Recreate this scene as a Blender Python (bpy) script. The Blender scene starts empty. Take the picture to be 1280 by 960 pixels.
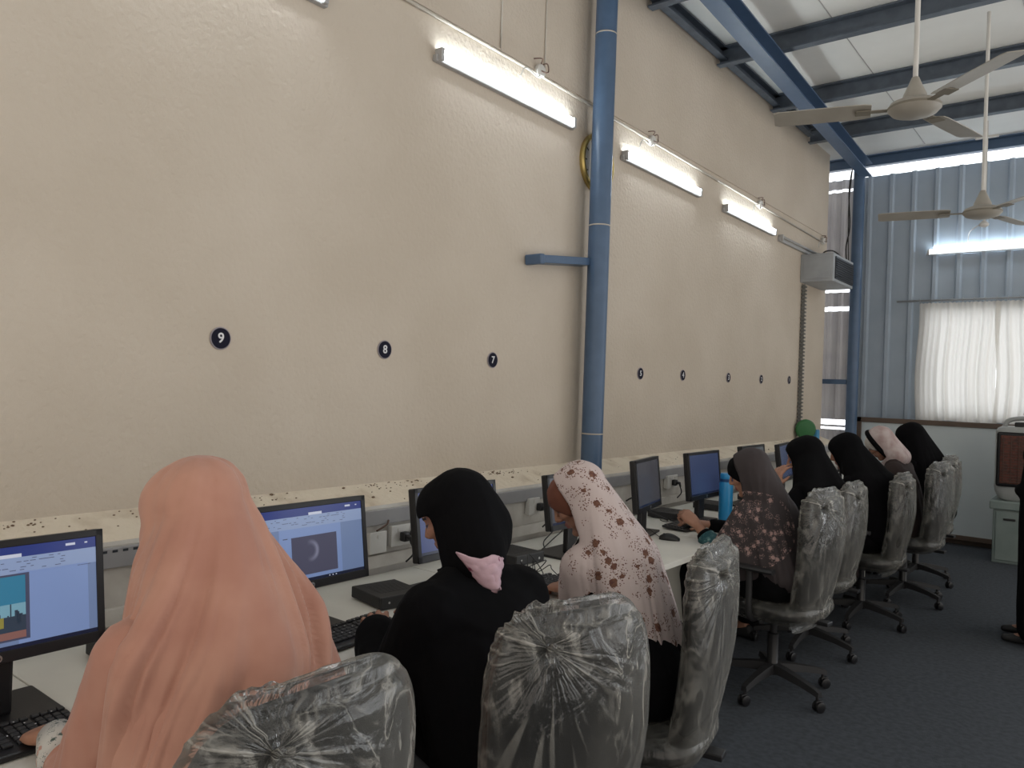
import bpy, bmesh, math, random
from mathutils import Vector, Matrix, noise
PI = math.pi
R = math.radians
S = bpy.context.scene
COL = S.collection
random.seed(7)

# ------------------------------------------------------------------ camera
CAM_H = 1.57
cd = bpy.data.cameras.new('camera'); cd.lens = 27.0; cd.sensor_width = 36.0; cd.sensor_fit = 'HORIZONTAL'
cd.clip_start = 0.05; cd.clip_end = 100
cam = bpy.data.objects.new('camera', cd); COL.objects.link(cam)
cam.matrix_world = Matrix.Translation((0, 0, CAM_H)) @ Matrix.Rotation(R(38.3), 4, 'Z') @ Matrix.Rotation(R(90), 4, 'X') @ Matrix.Rotation(R(2.0), 4, 'Z')
S.camera = cam
S.view_settings.view_transform = 'Standard'
S.view_settings.look = 'None'
S.view_settings.gamma = 1.0
S.view_settings.use_curve_mapping = False
S.view_settings.exposure = 0.20

# ------------------------------------------------------------------ world: hazy daylight with added fill from below, brightest beyond the far wall
W = bpy.data.worlds.new('daylight'); S.world = W; W.use_nodes = True
nt = W.node_tree; nt.nodes.clear()
o_ = nt.nodes.new('ShaderNodeOutputWorld'); b_ = nt.nodes.new('ShaderNodeBackground')
tc = nt.nodes.new('ShaderNodeTexCoord'); sp = nt.nodes.new('ShaderNodeSeparateXYZ')
nt.links.new(tc.outputs['Generated'], sp.inputs[0])
rs = nt.nodes.new('ShaderNodeMapRange'); rs.inputs['From Min'].default_value = 0.35; rs.inputs['From Max'].default_value = 0.8
rs.inputs['To Min'].default_value = 0.88; rs.inputs['To Max'].default_value = 2.1
nt.links.new(sp.outputs['Y'], rs.inputs['Value'])
rc = nt.nodes.new('ShaderNodeMapRange'); rc.inputs['From Min'].default_value = -0.2; rc.inputs['From Max'].default_value = 0.8
nt.links.new(sp.outputs['Y'], rc.inputs['Value'])
mx = nt.nodes.new('ShaderNodeMix'); mx.data_type = 'RGBA'
mx.inputs['A'].default_value = (1.0, 0.92, 0.83, 1); mx.inputs['B'].default_value = (0.92, 0.96, 1.0, 1)
nt.links.new(rc.outputs[0], mx.inputs['Factor'])
gr = nt.nodes.new('ShaderNodeMapRange'); gr.inputs['From Min'].default_value = -.02; gr.inputs['From Max'].default_value = -.25
gr.inputs['To Min'].default_value = 0; gr.inputs['To Max'].default_value = .36; nt.links.new(sp.outputs['Z'], gr.inputs['Value'])  # extra glow below the horizon, added to brighten roof and upper wall
ad = nt.nodes.new('ShaderNodeMath'); ad.operation = 'ADD'; nt.links.new(rs.outputs[0], ad.inputs[0]); nt.links.new(gr.outputs[0], ad.inputs[1])
nt.links.new(mx.outputs['Result'], b_.inputs['Color']); nt.links.new(ad.outputs[0], b_.inputs['Strength'])
nt.links.new(b_.outputs[0], o_.inputs[0])
TUBE_E = 26.0

# ------------------------------------------------------------------ materials
def mat(name, col, rough=.6, metal=0, bump=0, bscale=60, col2=None, vscale=6, emit=0, ecol=None, spec=.5, detail=3, alpha=1, sheen=0, vlo=.35, vhi=.65, stretch=None):
    m = bpy.data.materials.new(name); m.use_nodes = True
    n = m.node_tree.nodes; l = m.node_tree.links
    p = n['Principled BSDF']
    p.inputs['Base Color'].default_value = (*col, 1); p.inputs['Roughness'].default_value = rough
    p.inputs['Metallic'].default_value = metal; p.inputs['Specular IOR Level'].default_value = spec
    t = n.new('ShaderNodeTexCoord'); src = t.outputs['Object']
    if stretch:
        mp = n.new('ShaderNodeMapping'); mp.inputs['Scale'].default_value = stretch; l.new(src, mp.inputs[0]); src = mp.outputs[0]
    if col2 is None: col2 = tuple(c * .88 for c in col)
    nz = n.new('ShaderNodeTexNoise'); nz.inputs['Scale'].default_value = vscale; nz.inputs['Detail'].default_value = detail
    l.new(src, nz.inputs['Vector'])
    mr = n.new('ShaderNodeMapRange'); mr.inputs['From Min'].default_value = vlo; mr.inputs['From Max'].default_value = vhi
    l.new(nz.outputs['Fac'], mr.inputs['Value'])
    mm = n.new('ShaderNodeMix'); mm.data_type = 'RGBA'
    mm.inputs['A'].default_value = (*col, 1); mm.inputs['B'].default_value = (*col2, 1)
    l.new(mr.outputs[0], mm.inputs['Factor']); l.new(mm.outputs['Result'], p.inputs['Base Color'])
    if bump:
        nb = n.new('ShaderNodeTexNoise'); nb.inputs['Scale'].default_value = bscale; nb.inputs['Detail'].default_value = 4
        l.new(src, nb.inputs['Vector'])
        bp = n.new('ShaderNodeBump'); bp.inputs['Strength'].default_value = bump; bp.inputs['Distance'].default_value = .01
        l.new(nb.outputs['Fac'], bp.inputs['Height']); l.new(bp.outputs[0], p.inputs['Normal'])
    if emit:
        p.inputs['Emission Color'].default_value = (*(ecol or col), 1); p.inputs['Emission Strength'].default_value = emit
    if sheen: p.inputs['Sheen Weight'].default_value = sheen
    return m

MT = {}
MT['plaster'] = mat('plaster', (.61, .54, .455), .85, bump=.6, bscale=45, col2=(.55, .48, .395), vscale=1.3, detail=6)
MT['ledge'] = mat('ledge_plaster', (.72, .64, .52), .9, bump=.6, bscale=40, col2=(.56, .47, .36), vscale=9, detail=8, vlo=.5, vhi=.75)
MT['crumb'] = mat('crumb', (.22, .15, .10), .9, bump=.4, bscale=200)
MT['lowwall'] = mat('lower_wall_paint', (.62, .60, .56), .75, bump=.2, bscale=40, col2=(.46, .43, .39))
MT['strip'] = mat('ledge_strip', (.33, .33, .34), .6, col2=(.28, .28, .29))
MT['carpet'] = mat('carpet', (.062, .073, .090), .95, bump=.6, bscale=260, col2=(.040, .047, .058), vscale=35, detail=8)
MT['roof'] = mat('roof_sheet', (.80, .82, .81), .6, bump=.1, bscale=5, col2=(.74, .76, .75), vscale=2)
MT['steel'] = mat('blue_painted_steel', (.075, .13, .225), .35, col2=(.065, .115, .20), vscale=9)
MT['steeldark'] = mat('purlin_steel', (.10, .125, .16), .45, col2=(.075, .095, .125), vscale=12)
MT['sheet'] = mat('corrugated_sheet', (.38, .45, .53), .5, col2=(.34, .41, .49), vscale=3)
MT['sheetlit'] = mat('corrugated_sheet_lit_tint', (.72, .72, .74), .4, col2=(.62, .62, .66), vscale=3)  # paler copy of the sheet, light from the gaps put into the colour
MT['white'] = mat('white_laminate', (.76, .75, .69), .4, col2=(.70, .69, .64), vscale=5)
MT['whiteplastic'] = mat('white_plastic', (.66, .65, .62), .4)
MT['batten'] = mat('batten_plastic', (.42, .42, .42), .5)
MT['black'] = mat('black_plastic', (.012, .012, .014), .38, bump=.05, bscale=300)
MT['blackmatt'] = mat('black_matt_plastic', (.018, .018, .020), .6, bump=.1, bscale=300)
MT['key'] = mat('key_plastic', (.028, .029, .033), .5)
MT['fabric'] = mat('charcoal_fabric', (.016, .017, .018), .9, bump=.3, bscale=400)
MT['chrome'] = mat('dull_chrome', (.5, .5, .5), .3, metal=.9)
MT['greymetal'] = mat('grey_sheet_metal', (.36, .38, .40), .45, col2=(.31, .33, .35), vscale=8)
MT['darkslot'] = mat('dark_louver', (.02, .025, .035), .5)
MT['ribhose'] = mat('ribbed_duct', (.16, .16, .15), .6)
MT['gold'] = mat('gold_rim', (.50, .38, .14), .3, metal=.8)
MT['dial'] = mat('clock_dial', (.62, .60, .55), .5)
MT['fanbrass'] = mat('fan_bracket_metal', (.20, .18, .14), .5)
MT['fan'] = mat('fan_cream', (.36, .34, .30), .45, col2=(.32, .30, .26))
MT['badge'] = mat('badge_navy', (.008, .008, .022), .7, spec=.2)
MT['badgerim'] = mat('badge_rim', (.30, .27, .30), .7)
MT['badgewhite'] = mat('badge_numeral', (.75, .75, .78), .5)
MT['board'] = mat('whiteboard_surface', (.60, .67, .70), .35, col2=(.55, .62, .66), vscale=1.5)
MT['boardframe'] = mat('brown_frame', (.12, .085, .065), .5)
MT['cabgreen'] = mat('grey_green_plastic', (.22, .27, .26), .5, col2=(.19, .24, .23))
MT['coolgrey'] = mat('cooler_grey', (.38, .40, .40), .45)
MT['coolred'] = mat('cooler_grille_red', (.16, .045, .03), .5, col2=(.07, .03, .025), vscale=30)
MT['bottle'] = mat('bottle_blue', (.03, .30, .62), .3, col2=(.025, .27, .58))
MT['bottlecap'] = mat('bottle_cap_navy', (.02, .08, .22), .35)
MT['green'] = mat('green_plastic', (.03, .16, .05), .5)
MT['skyblue'] = mat('sky_blue_plastic', (.07, .30, .55), .5)
MT['cable'] = mat('cable_black', (.01, .01, .012), .5)
MT['cream_cable'] = mat('cable_cream', (.50, .46, .40), .6)
MT['browncable'] = mat('cable_brown', (.12, .07, .05), .6)
MT['paper'] = mat('paper', (.7, .7, .68), .8)
MT['redlabel'] = mat('label_white', (.6, .5, .48), .6)
MT['tube'] = mat('lit_tube', (.9, .95, 1), .5, emit=TUBE_E, ecol=(.86, .95, 1.0))
MT['glow'] = mat('door_glow', (.9, .95, 1), .5)
# people
MT['skin'] = mat('skin', (.40, .205, .135), .55, col2=(.34, .165, .105), vscale=14, bump=.08, bscale=300)
MT['lip'] = mat('lip', (.30, .10, .085), .5)
MT['eye'] = mat('eye_dark', (.03, .02, .018), .3)
MT['peach'] = mat('peach_chiffon', (.50, .262, .19), .85, col2=(.42, .20, .145), vscale=7, bump=.06, bscale=700, sheen=.2)
MT['blackcloth'] = mat('black_cloth', (.0035, .0035, .0045), .9, bump=.08, bscale=400, spec=.12)
MT['brownrobe'] = mat('dark_brown_cloth', (.03, .018, .017), .9, bump=.1, bscale=400)
MT['undercap'] = mat('rust_undercap', (.16, .055, .032), .85, bump=.1, bscale=500)
MT['pinkcloth'] = mat('pink_cloth', (.55, .38, .44), .8, col2=(.22, .05, .10), vscale=26, vlo=.62, vhi=.68, bump=.1)
MT['pinkscarf'] = mat('dusty_pink_scarf', (.42, .31, .30), .85, col2=(.55, .47, .46), vscale=16, bump=.1)
MT['palescarf'] = mat('white_scarf', (.55, .52, .49), .85, bump=.1)
MT['shoe'] = mat('brown_shoe', (.10, .05, .035), .6)
MT['bandana'] = mat('border_brown', (.24, .11, .085), .85)

def screen_mat(name, col, e): return mat(name, col, .25, emit=e * .9, ecol=col, col2=tuple(c*.92 for c in col), vscale=3)
MT['scr_page'] = screen_mat('screen_page', (.15, .215, .40), .62)
MT['scr_bg'] = screen_mat('screen_grey_blue', (.12, .17, .30), .62)
MT['scr_ribbon'] = screen_mat('screen_ribbon', (.19, .25, .40), .62)
MT['scr_title'] = screen_mat('screen_title_bar', (.018, .03, .14), .7)
MT['scr_ink'] = screen_mat('screen_ink', (.07, .08, .14), .3)
MT['scr_white'] = screen_mat('screen_white', (.42, .45, .55), .6)
MT['scr_task'] = screen_mat('screen_taskbar', (.010, .014, .035), .5)
MT['scr_sky'] = screen_mat('screen_photo_sky', (.03, .15, .25), .6)
MT['scr_skylow'] = screen_mat('screen_photo_haze', (.14, .28, .36), .6)
MT['scr_city'] = screen_mat('screen_photo_city', (.03, .045, .07), .5)
MT['scr_quay'] = screen_mat('screen_photo_quay', (.20, .10, .09), .5)
MT['scr_yel'] = screen_mat('screen_photo_yellow', (.22, .20, .05), .5)
MT['scr_blue'] = screen_mat('screen_blue', (.03, .045, .14), .5)
MT['scr_idle'] = screen_mat('screen_idle_grey', (.055, .055, .065), .45)
MT['scr_navy'] = screen_mat('screen_navy', (.035, .05, .11), .45)
MT['scr_grey'] = screen_mat('screen_far_grey', (.09, .10, .11), .4)

def new_nodes(name):
    m = bpy.data.materials.new(name); m.use_nodes = True
    return m, m.node_tree.nodes, m.node_tree.links
def math_node(n, l, op, a, b=None, clamp=False):
    k = n.new('ShaderNodeMath'); k.operation = op; k.use_clamp = clamp
    for i, v in enumerate((a, b)):
        if v is None: continue
        if isinstance(v, (int, float)): k.inputs[i].default_value = v
        else: l.new(v, k.inputs[i])
    return k.outputs[0]

def plastic_mat():
    m, n, l = new_nodes('clear_plastic_wrap')
    n.clear()
    out = n.new('ShaderNodeOutputMaterial'); t = n.new('ShaderNodeTexCoord')
    # creases radiating from the knot of the bag
    vs = n.new('ShaderNodeVectorMath'); vs.operation = 'SUBTRACT'; vs.inputs[1].default_value = (-.285, .10, 1.015)
    l.new(t.outputs['Object'], vs.inputs[0])
    ln = n.new('ShaderNodeVectorMath'); ln.operation = 'LENGTH'; l.new(vs.outputs[0], ln.inputs[0])
    sxyz = n.new('ShaderNodeSeparateXYZ'); l.new(vs.outputs[0], sxyz.inputs[0])
    ang = math_node(n, l, 'ARCTAN2', sxyz.outputs['Y'], sxyz.outputs['Z'])
    def n1d(sc, off):
        q = n.new('ShaderNodeTexNoise'); q.noise_dimensions = '2D'; q.inputs['Scale'].default_value = sc; q.inputs['Detail'].default_value = 1
        cc = n.new('ShaderNodeCombineXYZ'); l.new(ang, cc.inputs[0]); l.new(math_node(n, l, 'ADD', math_node(n, l, 'MULTIPLY', ln.outputs['Value'], .5), off), cc.inputs[1]); l.new(cc.outputs[0], q.inputs['Vector']); return q
    n1 = n1d(8.5, 3.0); nl = n1d(1.7, 9.0)
    ray = n.new('ShaderNodeMapRange'); ray.inputs['From Min'].default_value = .60; ray.inputs['From Max'].default_value = .72; l.new(n1.outputs['Fac'], ray.inputs['Value'])
    mr = n.new('ShaderNodeMapRange'); mr.inputs['From Min'].default_value = .02; mr.inputs['To Min'].default_value = 1; mr.inputs['To Max'].default_value = 0; l.new(ln.outputs['Value'], mr.inputs['Value'])
    reach = n.new('ShaderNodeMapRange'); reach.inputs['From Min'].default_value = .42; reach.inputs['From Max'].default_value = .68; reach.inputs['To Min'].default_value = .12; reach.inputs['To Max'].default_value = .6; l.new(nl.outputs['Fac'], reach.inputs['Value'])
    l.new(reach.outputs[0], mr.inputs['From Max'])
    ray = math_node(n, l, 'MULTIPLY', ray.outputs[0], mr.outputs[0])
    # random wrinkles, stretched along the height
    mp = n.new('ShaderNodeMapping'); mp.inputs['Scale'].default_value = (5, 5, 2.1); mp.inputs['Rotation'].default_value = (.35, 0, 0)
    l.new(t.outputs['Object'], mp.inputs[0])
    n2 = n.new('ShaderNodeTexNoise'); n2.inputs['Scale'].default_value = 1.9; n2.inputs['Detail'].default_value = 5; n2.inputs['Distortion'].default_value = 1.2
    l.new(mp.outputs[0], n2.inputs['Vector'])
    r2 = math_node(n, l, 'ABSOLUTE', math_node(n, l, 'SUBTRACT', n2.outputs['Fac'], .5))
    cre = math_node(n, l, 'SUBTRACT', 1.0, math_node(n, l, 'MULTIPLY', r2, 22.0), True)
    n3 = n.new('ShaderNodeTexNoise'); n3.inputs['Scale'].default_value = 14; n3.inputs['Detail'].default_value = 4; l.new(t.outputs['Object'], n3.inputs['Vector'])
    n4 = n.new('ShaderNodeTexNoise'); n4.inputs['Scale'].default_value = 3.2; n4.inputs['Detail'].default_value = 3; l.new(t.outputs['Object'], n4.inputs['Vector'])
    msk = n.new('ShaderNodeMapRange'); msk.inputs['From Min'].default_value = .42; msk.inputs['From Max'].default_value = .62; l.new(n4.outputs['Fac'], msk.inputs['Value'])
    cre = math_node(n, l, 'MULTIPLY', cre, msk.outputs[0])
    lw = n.new('ShaderNodeLayerWeight'); lw.inputs['Blend'].default_value = .35
    fac = math_node(n, l, 'MULTIPLY', cre, .42)
    fac = math_node(n, l, 'ADD', fac, math_node(n, l, 'MULTIPLY', ray, .42))
    fac = math_node(n, l, 'ADD', fac, math_node(n, l, 'MULTIPLY', math_node(n, l, 'SUBTRACT', n4.outputs['Fac'], .40, True), .40))
    fac = math_node(n, l, 'ADD', fac, math_node(n, l, 'MULTIPLY', math_node(n, l, 'POWER', lw.outputs['Facing'], 1.5), .42))
    fac = math_node(n, l, 'MINIMUM', fac, .85)
    h = math_node(n, l, 'ADD', math_node(n, l, 'MULTIPLY', n2.outputs['Fac'], 1.2), math_node(n, l, 'MULTIPLY', n3.outputs['Fac'], .35))
    h = math_node(n, l, 'ADD', h, math_node(n, l, 'MULTIPLY', math_node(n, l, 'MULTIPLY', n1.outputs['Fac'], mr.outputs[0]), .55))
    bp = n.new('ShaderNodeBump'); bp.inputs['Strength'].default_value = .6; bp.inputs['Distance'].default_value = .024; l.new(h, bp.inputs['Height'])
    tr = n.new('ShaderNodeBsdfTransparent'); tr.inputs[0].default_value = (.93, .93, .92, 1)
    df = n.new('ShaderNodeBsdfDiffuse'); df.inputs[0].default_value = (.42, .41, .375, 1); l.new(bp.outputs[0], df.inputs['Normal'])
    gl = n.new('ShaderNodeBsdfGlossy'); gl.inputs['Color'].default_value = (.8, .8, .8, 1); gl.inputs['Roughness'].default_value = .20; l.new(bp.outputs[0], gl.inputs['Normal'])
    m1 = n.new('ShaderNodeMixShader'); l.new(fac, m1.inputs[0]); l.new(tr.outputs[0], m1.inputs[1]); l.new(df.outputs[0], m1.inputs[2])
    fr = n.new('ShaderNodeFresnel'); fr.inputs['IOR'].default_value = 1.5; l.new(bp.outputs[0], fr.inputs['Normal'])
    fg = math_node(n, l, 'ADD', math_node(n, l, 'MULTIPLY', fr.outputs[0], .75), .015, True)
    m2 = n.new('ShaderNodeMixShader'); l.new(fg, m2.inputs[0]); l.new(m1.outputs[0], m2.inputs[1]); l.new(gl.outputs[0], m2.inputs[2])
    l.new(m2.outputs[0], out.inputs[0])
    return m
MT['plastic'] = plastic_mat()

def floral_mat(name, base, dark, spots, sc, only_arm=None, hem=None):
    """small flower clusters with scattered dots on plain cloth"""
    m, n, l = new_nodes(name); p = n['Principled BSDF']; p.inputs['Roughness'].default_value = .85
    t = n.new('ShaderNodeTexCoord')
    v1 = n.new('ShaderNodeTexVoronoi'); v1.inputs['Scale'].default_value = sc; v1.inputs['Randomness'].default_value = .75
    l.new(t.outputs['Object'], v1.inputs['Vector'])
    v2 = n.new('ShaderNodeTexVoronoi'); v2.inputs['Scale'].default_value = sc * 7.5; l.new(t.outputs['Object'], v2.inputs['Vector'])
    nz = n.new('ShaderNodeTexNoise'); nz.inputs['Scale'].default_value = sc * 6; l.new(t.outputs['Object'], nz.inputs['Vector'])
    d1 = math_node(n, l, 'ADD', v1.outputs['Distance'], math_node(n, l, 'MULTIPLY', math_node(n, l, 'SUBTRACT', nz.outputs['Fac'], .5), .32))
    core = math_node(n, l, 'LESS_THAN', d1, .27)
    ring = math_node(n, l, 'LESS_THAN', v1.outputs['Distance'], .54)
    dots = math_node(n, l, 'LESS_THAN', v2.outputs['Distance'], .34)
    f = math_node(n, l, 'MAXIMUM', core, math_node(n, l, 'MULTIPLY', ring, dots))
    if only_arm:
        s = n.new('ShaderNodeSeparateXYZ'); l.new(t.outputs['Object'], s.inputs[0])
        vd = n.new('ShaderNodeVectorMath'); vd.operation = 'DISTANCE'; vd.inputs[1].default_value = only_arm[0]; l.new(t.outputs['Object'], vd.inputs[0])
        f = math_node(n, l, 'MULTIPLY', f, math_node(n, l, 'LESS_THAN', vd.outputs['Value'], only_arm[1]))
    c1 = n.new('ShaderNodeMix'); c1.data_type = 'RGBA'; c1.inputs['A'].default_value = (*dark, 1); c1.inputs['B'].default_value = (*spots, 1)
    l.new(v2.outputs['Color'], c1.inputs['Factor'])
    c2 = n.new('ShaderNodeMix'); c2.data_type = 'RGBA'; c2.inputs['A'].default_value = (*base, 1)
    l.new(f, c2.inputs['Factor']); l.new(c1.outputs['Result'], c2.inputs['B']); l.new(c2.outputs['Result'], p.inputs['Base Color'])
    if hem:
        s = n.new('ShaderNodeSeparateXYZ'); l.new(t.outputs['Object'], s.inputs[0])
        hz = math_node(n, l, 'ADD', s.outputs['Z'], math_node(n, l, 'MULTIPLY', s.outputs['X'], .35))
        band = math_node(n, l, 'MULTIPLY', math_node(n, l, 'LESS_THAN', hz, hem + .05), math_node(n, l, 'GREATER_THAN', hz, hem))
        c3 = n.new('ShaderNodeMix'); c3.data_type = 'RGBA'; c3.inputs['B'].default_value = (.24, .11, .085, 1)
        l.new(band, c3.inputs['Factor']); l.new(c2.outputs['Result'], c3.inputs['A']); l.new(c3.outputs['Result'], p.inputs['Base Color'])
    return m
MT['floral'] = floral_mat('floral_cream_scarf', (.56, .47, .455), (.10, .035, .03), (.20, .10, .06), 18.5, hem=.59)
MT['greyfloral'] = floral_mat('grey_brown_scarf_with_flowers', (.045, .036, .038), (.42, .26, .22), (.30, .22, .22), 26, ((.06, .16, .86), .21))
MT['tealcloth'] = floral_mat('teal_print_sleeve', (.012, .075, .09), (.22, .32, .32), (.02, .14, .13), 30)
MT['cuff'] = floral_mat('white_print_cuff', (.55, .53, .49), (.05, .08, .05), (.12, .15, .16), 40)

def curtain_mat():
    m, n, l = new_nodes('curtain_cloth'); n.clear()
    out = n.new('ShaderNodeOutputMaterial')
    d = n.new('ShaderNodeBsdfDiffuse'); d.inputs[0].default_value = (.72, .70, .66, 1)
    t = n.new('ShaderNodeBsdfTranslucent'); t.inputs[0].default_value = (.80, .79, .76, 1)
    m1 = n.new('ShaderNodeMixShader'); m1.inputs[0].default_value = .5
    l.new(d.outputs[0], m1.inputs[1]); l.new(t.outputs[0], m1.inputs[2]); l.new(m1.outputs[0], out.inputs[0])
    return m
MT['curtain'] = curtain_mat()
def glass_mat():
    m, n, l = new_nodes('window_glass'); n.clear()
    out = n.new('ShaderNodeOutputMaterial'); t = n.new('ShaderNodeBsdfTransparent'); g = n.new('ShaderNodeBsdfGlossy'); g.inputs['Roughness'].default_value = .05
    m1 = n.new('ShaderNodeMixShader'); m1.inputs[0].default_value = .08
    l.new(t.outputs[0], m1.inputs[1]); l.new(g.outputs[0], m1.inputs[2]); l.new(m1.outputs[0], out.inputs[0])
    return m
MT['glass'] = glass_mat()
def eclipse_mat():
    """the dark picture shown on the second screen: a faint crescent and a pale spot"""
    m, n, l = new_nodes('screen_picture'); p = n['Principled BSDF']
    t = n.new('ShaderNodeTexCoord')
    def dist(c):
        v = n.new('ShaderNodeVectorMath'); v.operation = 'DISTANCE'; v.inputs[1].default_value = c; l.new(t.outputs['Object'], v.inputs[0]); return v.outputs['Value']
    a = math_node(n, l, 'SUBTRACT', 1.0, math_node(n, l, 'MULTIPLY', math_node(n, l, 'ABSOLUTE', math_node(n, l, 'SUBTRACT', dist((0.012, 0.0, .268)), .038)), 130.0), True)
    s = n.new('ShaderNodeSeparateXYZ'); l.new(t.outputs['Object'], s.inputs[0])
    side = math_node(n, l, 'MULTIPLY', math_node(n, l, 'ADD', s.outputs['Y'], .012), 26.0, True)
    a = math_node(n, l, 'MULTIPLY', a, side)
    b = math_node(n, l, 'SUBTRACT', 1.0, math_node(n, l, 'MULTIPLY', dist((0.012, -.004, .270)), 85.0), True)
    f = math_node(n, l, 'MAXIMUM', math_node(n, l, 'MULTIPLY', a, .55), b)
    c = n.new('ShaderNodeMix'); c.data_type = 'RGBA'; c.inputs['A'].default_value = (.05, .05, .085, 1); c.inputs['B'].default_value = (.26, .27, .38, 1)
    l.new(f, c.inputs['Factor']); l.new(c.outputs['Result'], p.inputs['Base Color']); l.new(c.outputs['Result'], p.inputs['Emission Color']); p.inputs['Emission Strength'].default_value = .6
    return m
MT['scr_picture'] = eclipse_mat()

# ------------------------------------------------------------------ mesh helpers
def obj(name, bm, m=None, parent=None, smooth=False, mats=None):
    me = bpy.data.meshes.new(name)
    if isinstance(bm, bpy.types.Mesh): me = bm; me.name = name
    else:
        bmesh.ops.recalc_face_normals(bm, faces=bm.faces[:]); bm.to_mesh(me); bm.free()
    while len(me.materials): me.materials.pop(index=0)
    for k in (mats or [m]): me.materials.append(MT[k] if isinstance(k, str) else k)
    if smooth:
        for p in me.polygons: p.use_smooth = True
        if smooth == 'auto':
            try: me.set_sharp_from_angle(angle=R(38))
            except Exception: pass
    o = bpy.data.objects.new(name, me); COL.objects.link(o)
    if parent: o.parent = parent
    return o
def tag(o, label=None, cat=None, group=None, kind=None):
    if label: o['label'] = label
    if cat: o['category'] = cat
    if group: o['group'] = group
    if kind: o['kind'] = kind
    return o
def thing(name, label, cat, loc=(0, 0, 0), rz=0, group=None):
    o = bpy.data.objects.new(name, None); COL.objects.link(o); o.empty_display_size = .1
    o.location = loc; o.rotation_euler = (0, 0, rz)
    return tag(o, label, cat, group)
def struct(name, bm, m=None, parent=None, smooth=False, mats=None):
    o = obj(name, bm, m, parent, smooth, mats)
    if not parent: o['kind'] = 'structure'
    return o
def dup(root, loc, rz, label, group=None):
    def cp(o, par):
        c = o.copy(); COL.objects.link(c); c.parent = par
        for ch in [x for x in bpy.data.objects if x.parent == o]: cp(ch, c)
        return c
    kids = list(root.children)
    r = root.copy(); COL.objects.link(r); r.location = loc; r.rotation_euler = (0, 0, rz); r['label'] = label
    if group: r['group'] = group
    for ch in kids:
        c = ch.copy(); COL.objects.link(c); c.parent = r
        for g in list(ch.children):
            d = g.copy(); COL.objects.link(d); d.parent = c
    return r
def B(): return bmesh.new()
def box(bm, x0, x1, y0, y1, z0, z1, bev=0, M=None, seg=2, mi=0):
    r = bmesh.ops.create_cube(bm, size=1)
    vs = r['verts']
    bmesh.ops.scale(bm, vec=(x1 - x0, y1 - y0, z1 - z0), verts=vs)
    bmesh.ops.translate(bm, vec=((x0 + x1) / 2, (y0 + y1) / 2, (z0 + z1) / 2), verts=vs)
    fs = set(f for v in vs for f in v.link_faces)
    for f in fs: f.material_index = mi
    if bev:
        es = list(set(e for v in vs for e in v.link_edges))
        rr = bmesh.ops.bevel(bm, geom=es, offset=bev, segments=seg, profile=.5, affect='EDGES')
        vs = list(set(v for f in rr['faces'] for v in f.verts)) if M is not None else vs
        if M is not None:
            # all verts connected
            seen = set(vs); st = list(vs)
            while st:
                v = st.pop()
                for e in v.link_edges:
                    w = e.other_vert(v)
                    if w not in seen: seen.add(w); st.append(w)
            vs = list(seen)
    if M is not None: bmesh.ops.transform(bm, matrix=M, verts=vs)
    return bm
def loft(bm, rings, cap=True, mi=0):
    vr = [[bm.verts.new(p) for p in r] for r in rings]
    n = len(vr[0])
    for a, b in zip(vr[:-1], vr[1:]):
        for i in range(n):
            f = bm.faces.new((a[i], a[(i + 1) % n], b[(i + 1) % n], b[i])); f.material_index = mi
    if cap:
        for r in (vr[0], vr[-1]):
            f = bm.faces.new(r); f.material_index = mi
    return bm
def circ(c, r, n=16, ax='z', ry=None):
    ry = ry or r; c = Vector(c); out = []
    for i in range(n):
        a = 2 * PI * i / n; u, v = r * math.cos(a), ry * math.sin(a)
        out.append(c + (Vector((u, v, 0)) if ax == 'z' else Vector((0, u, v)) if ax == 'x' else Vector((u, 0, v))))
    return out
def lathe(bm, prof, n=24, c=(0, 0, 0), ax='z', mi=0):
    rings = []
    for r, h in prof:
        r = max(r, 1e-4)
        cc = Vector(c) + (Vector((0, 0, h)) if ax == 'z' else Vector((h, 0, 0)) if ax == 'x' else Vector((0, h, 0)))
        rings.append(circ(cc, r, n, ax))
    return loft(bm, rings, mi=mi)
def tube(bm, pts, r, n=8, mi=0):
    pts = [Vector(p) for p in pts]; rings = []; up = Vector((.13, .21, .97))
    for i, p in enumerate(pts):
        d = (pts[min(i + 1, len(pts) - 1)] - pts[max(i - 1, 0)]).normalized()
        if abs(d.dot(up)) > .98: up = Vector((.97, .2, .1)) if abs(d.x) < .9 else Vector((.1, .9, .3))
        u = d.cross(up).normalized(); v = d.cross(u)
        rr = r[i] if isinstance(r, (list, tuple)) else r
        rings.append([p + rr * (math.cos(2 * PI * k / n) * u + math.sin(2 * PI * k / n) * v) for k in range(n)])
        up = -v
    return loft(bm, rings, mi=mi)
def smooth_path(pts, k=6):
    pts = [Vector(p) for p in pts]; out = []
    P = [pts[0]] + pts + [pts[-1]]
    for i in range(1, len(P) - 2):
        for j in range(k):
            t = j / k; a, b, c, d = P[i - 1], P[i], P[i + 1], P[i + 2]
            out.append(.5 * ((2 * b) + (-a + c) * t + (2 * a - 5 * b + 4 * c - d) * t * t + (-a + 3 * b - 3 * c + d) * t ** 3))
    out.append(pts[-1]); return out
def text_mesh(txt, size, thick=.0006):
    cu = bpy.data.curves.new('numeral', 'FONT'); cu.body = txt; cu.size = size; cu.extrude = thick; cu.offset = size * .018
    cu.align_x = 'CENTER'; cu.align_y = 'CENTER'
    o = bpy.data.objects.new('numeral', cu); COL.objects.link(o)
    dg = bpy.context.evaluated_depsgraph_get(); dg.update()
    me = bpy.data.meshes.new_from_object(o.evaluated_get(dg))
    bpy.data.objects.remove(o); return me

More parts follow.
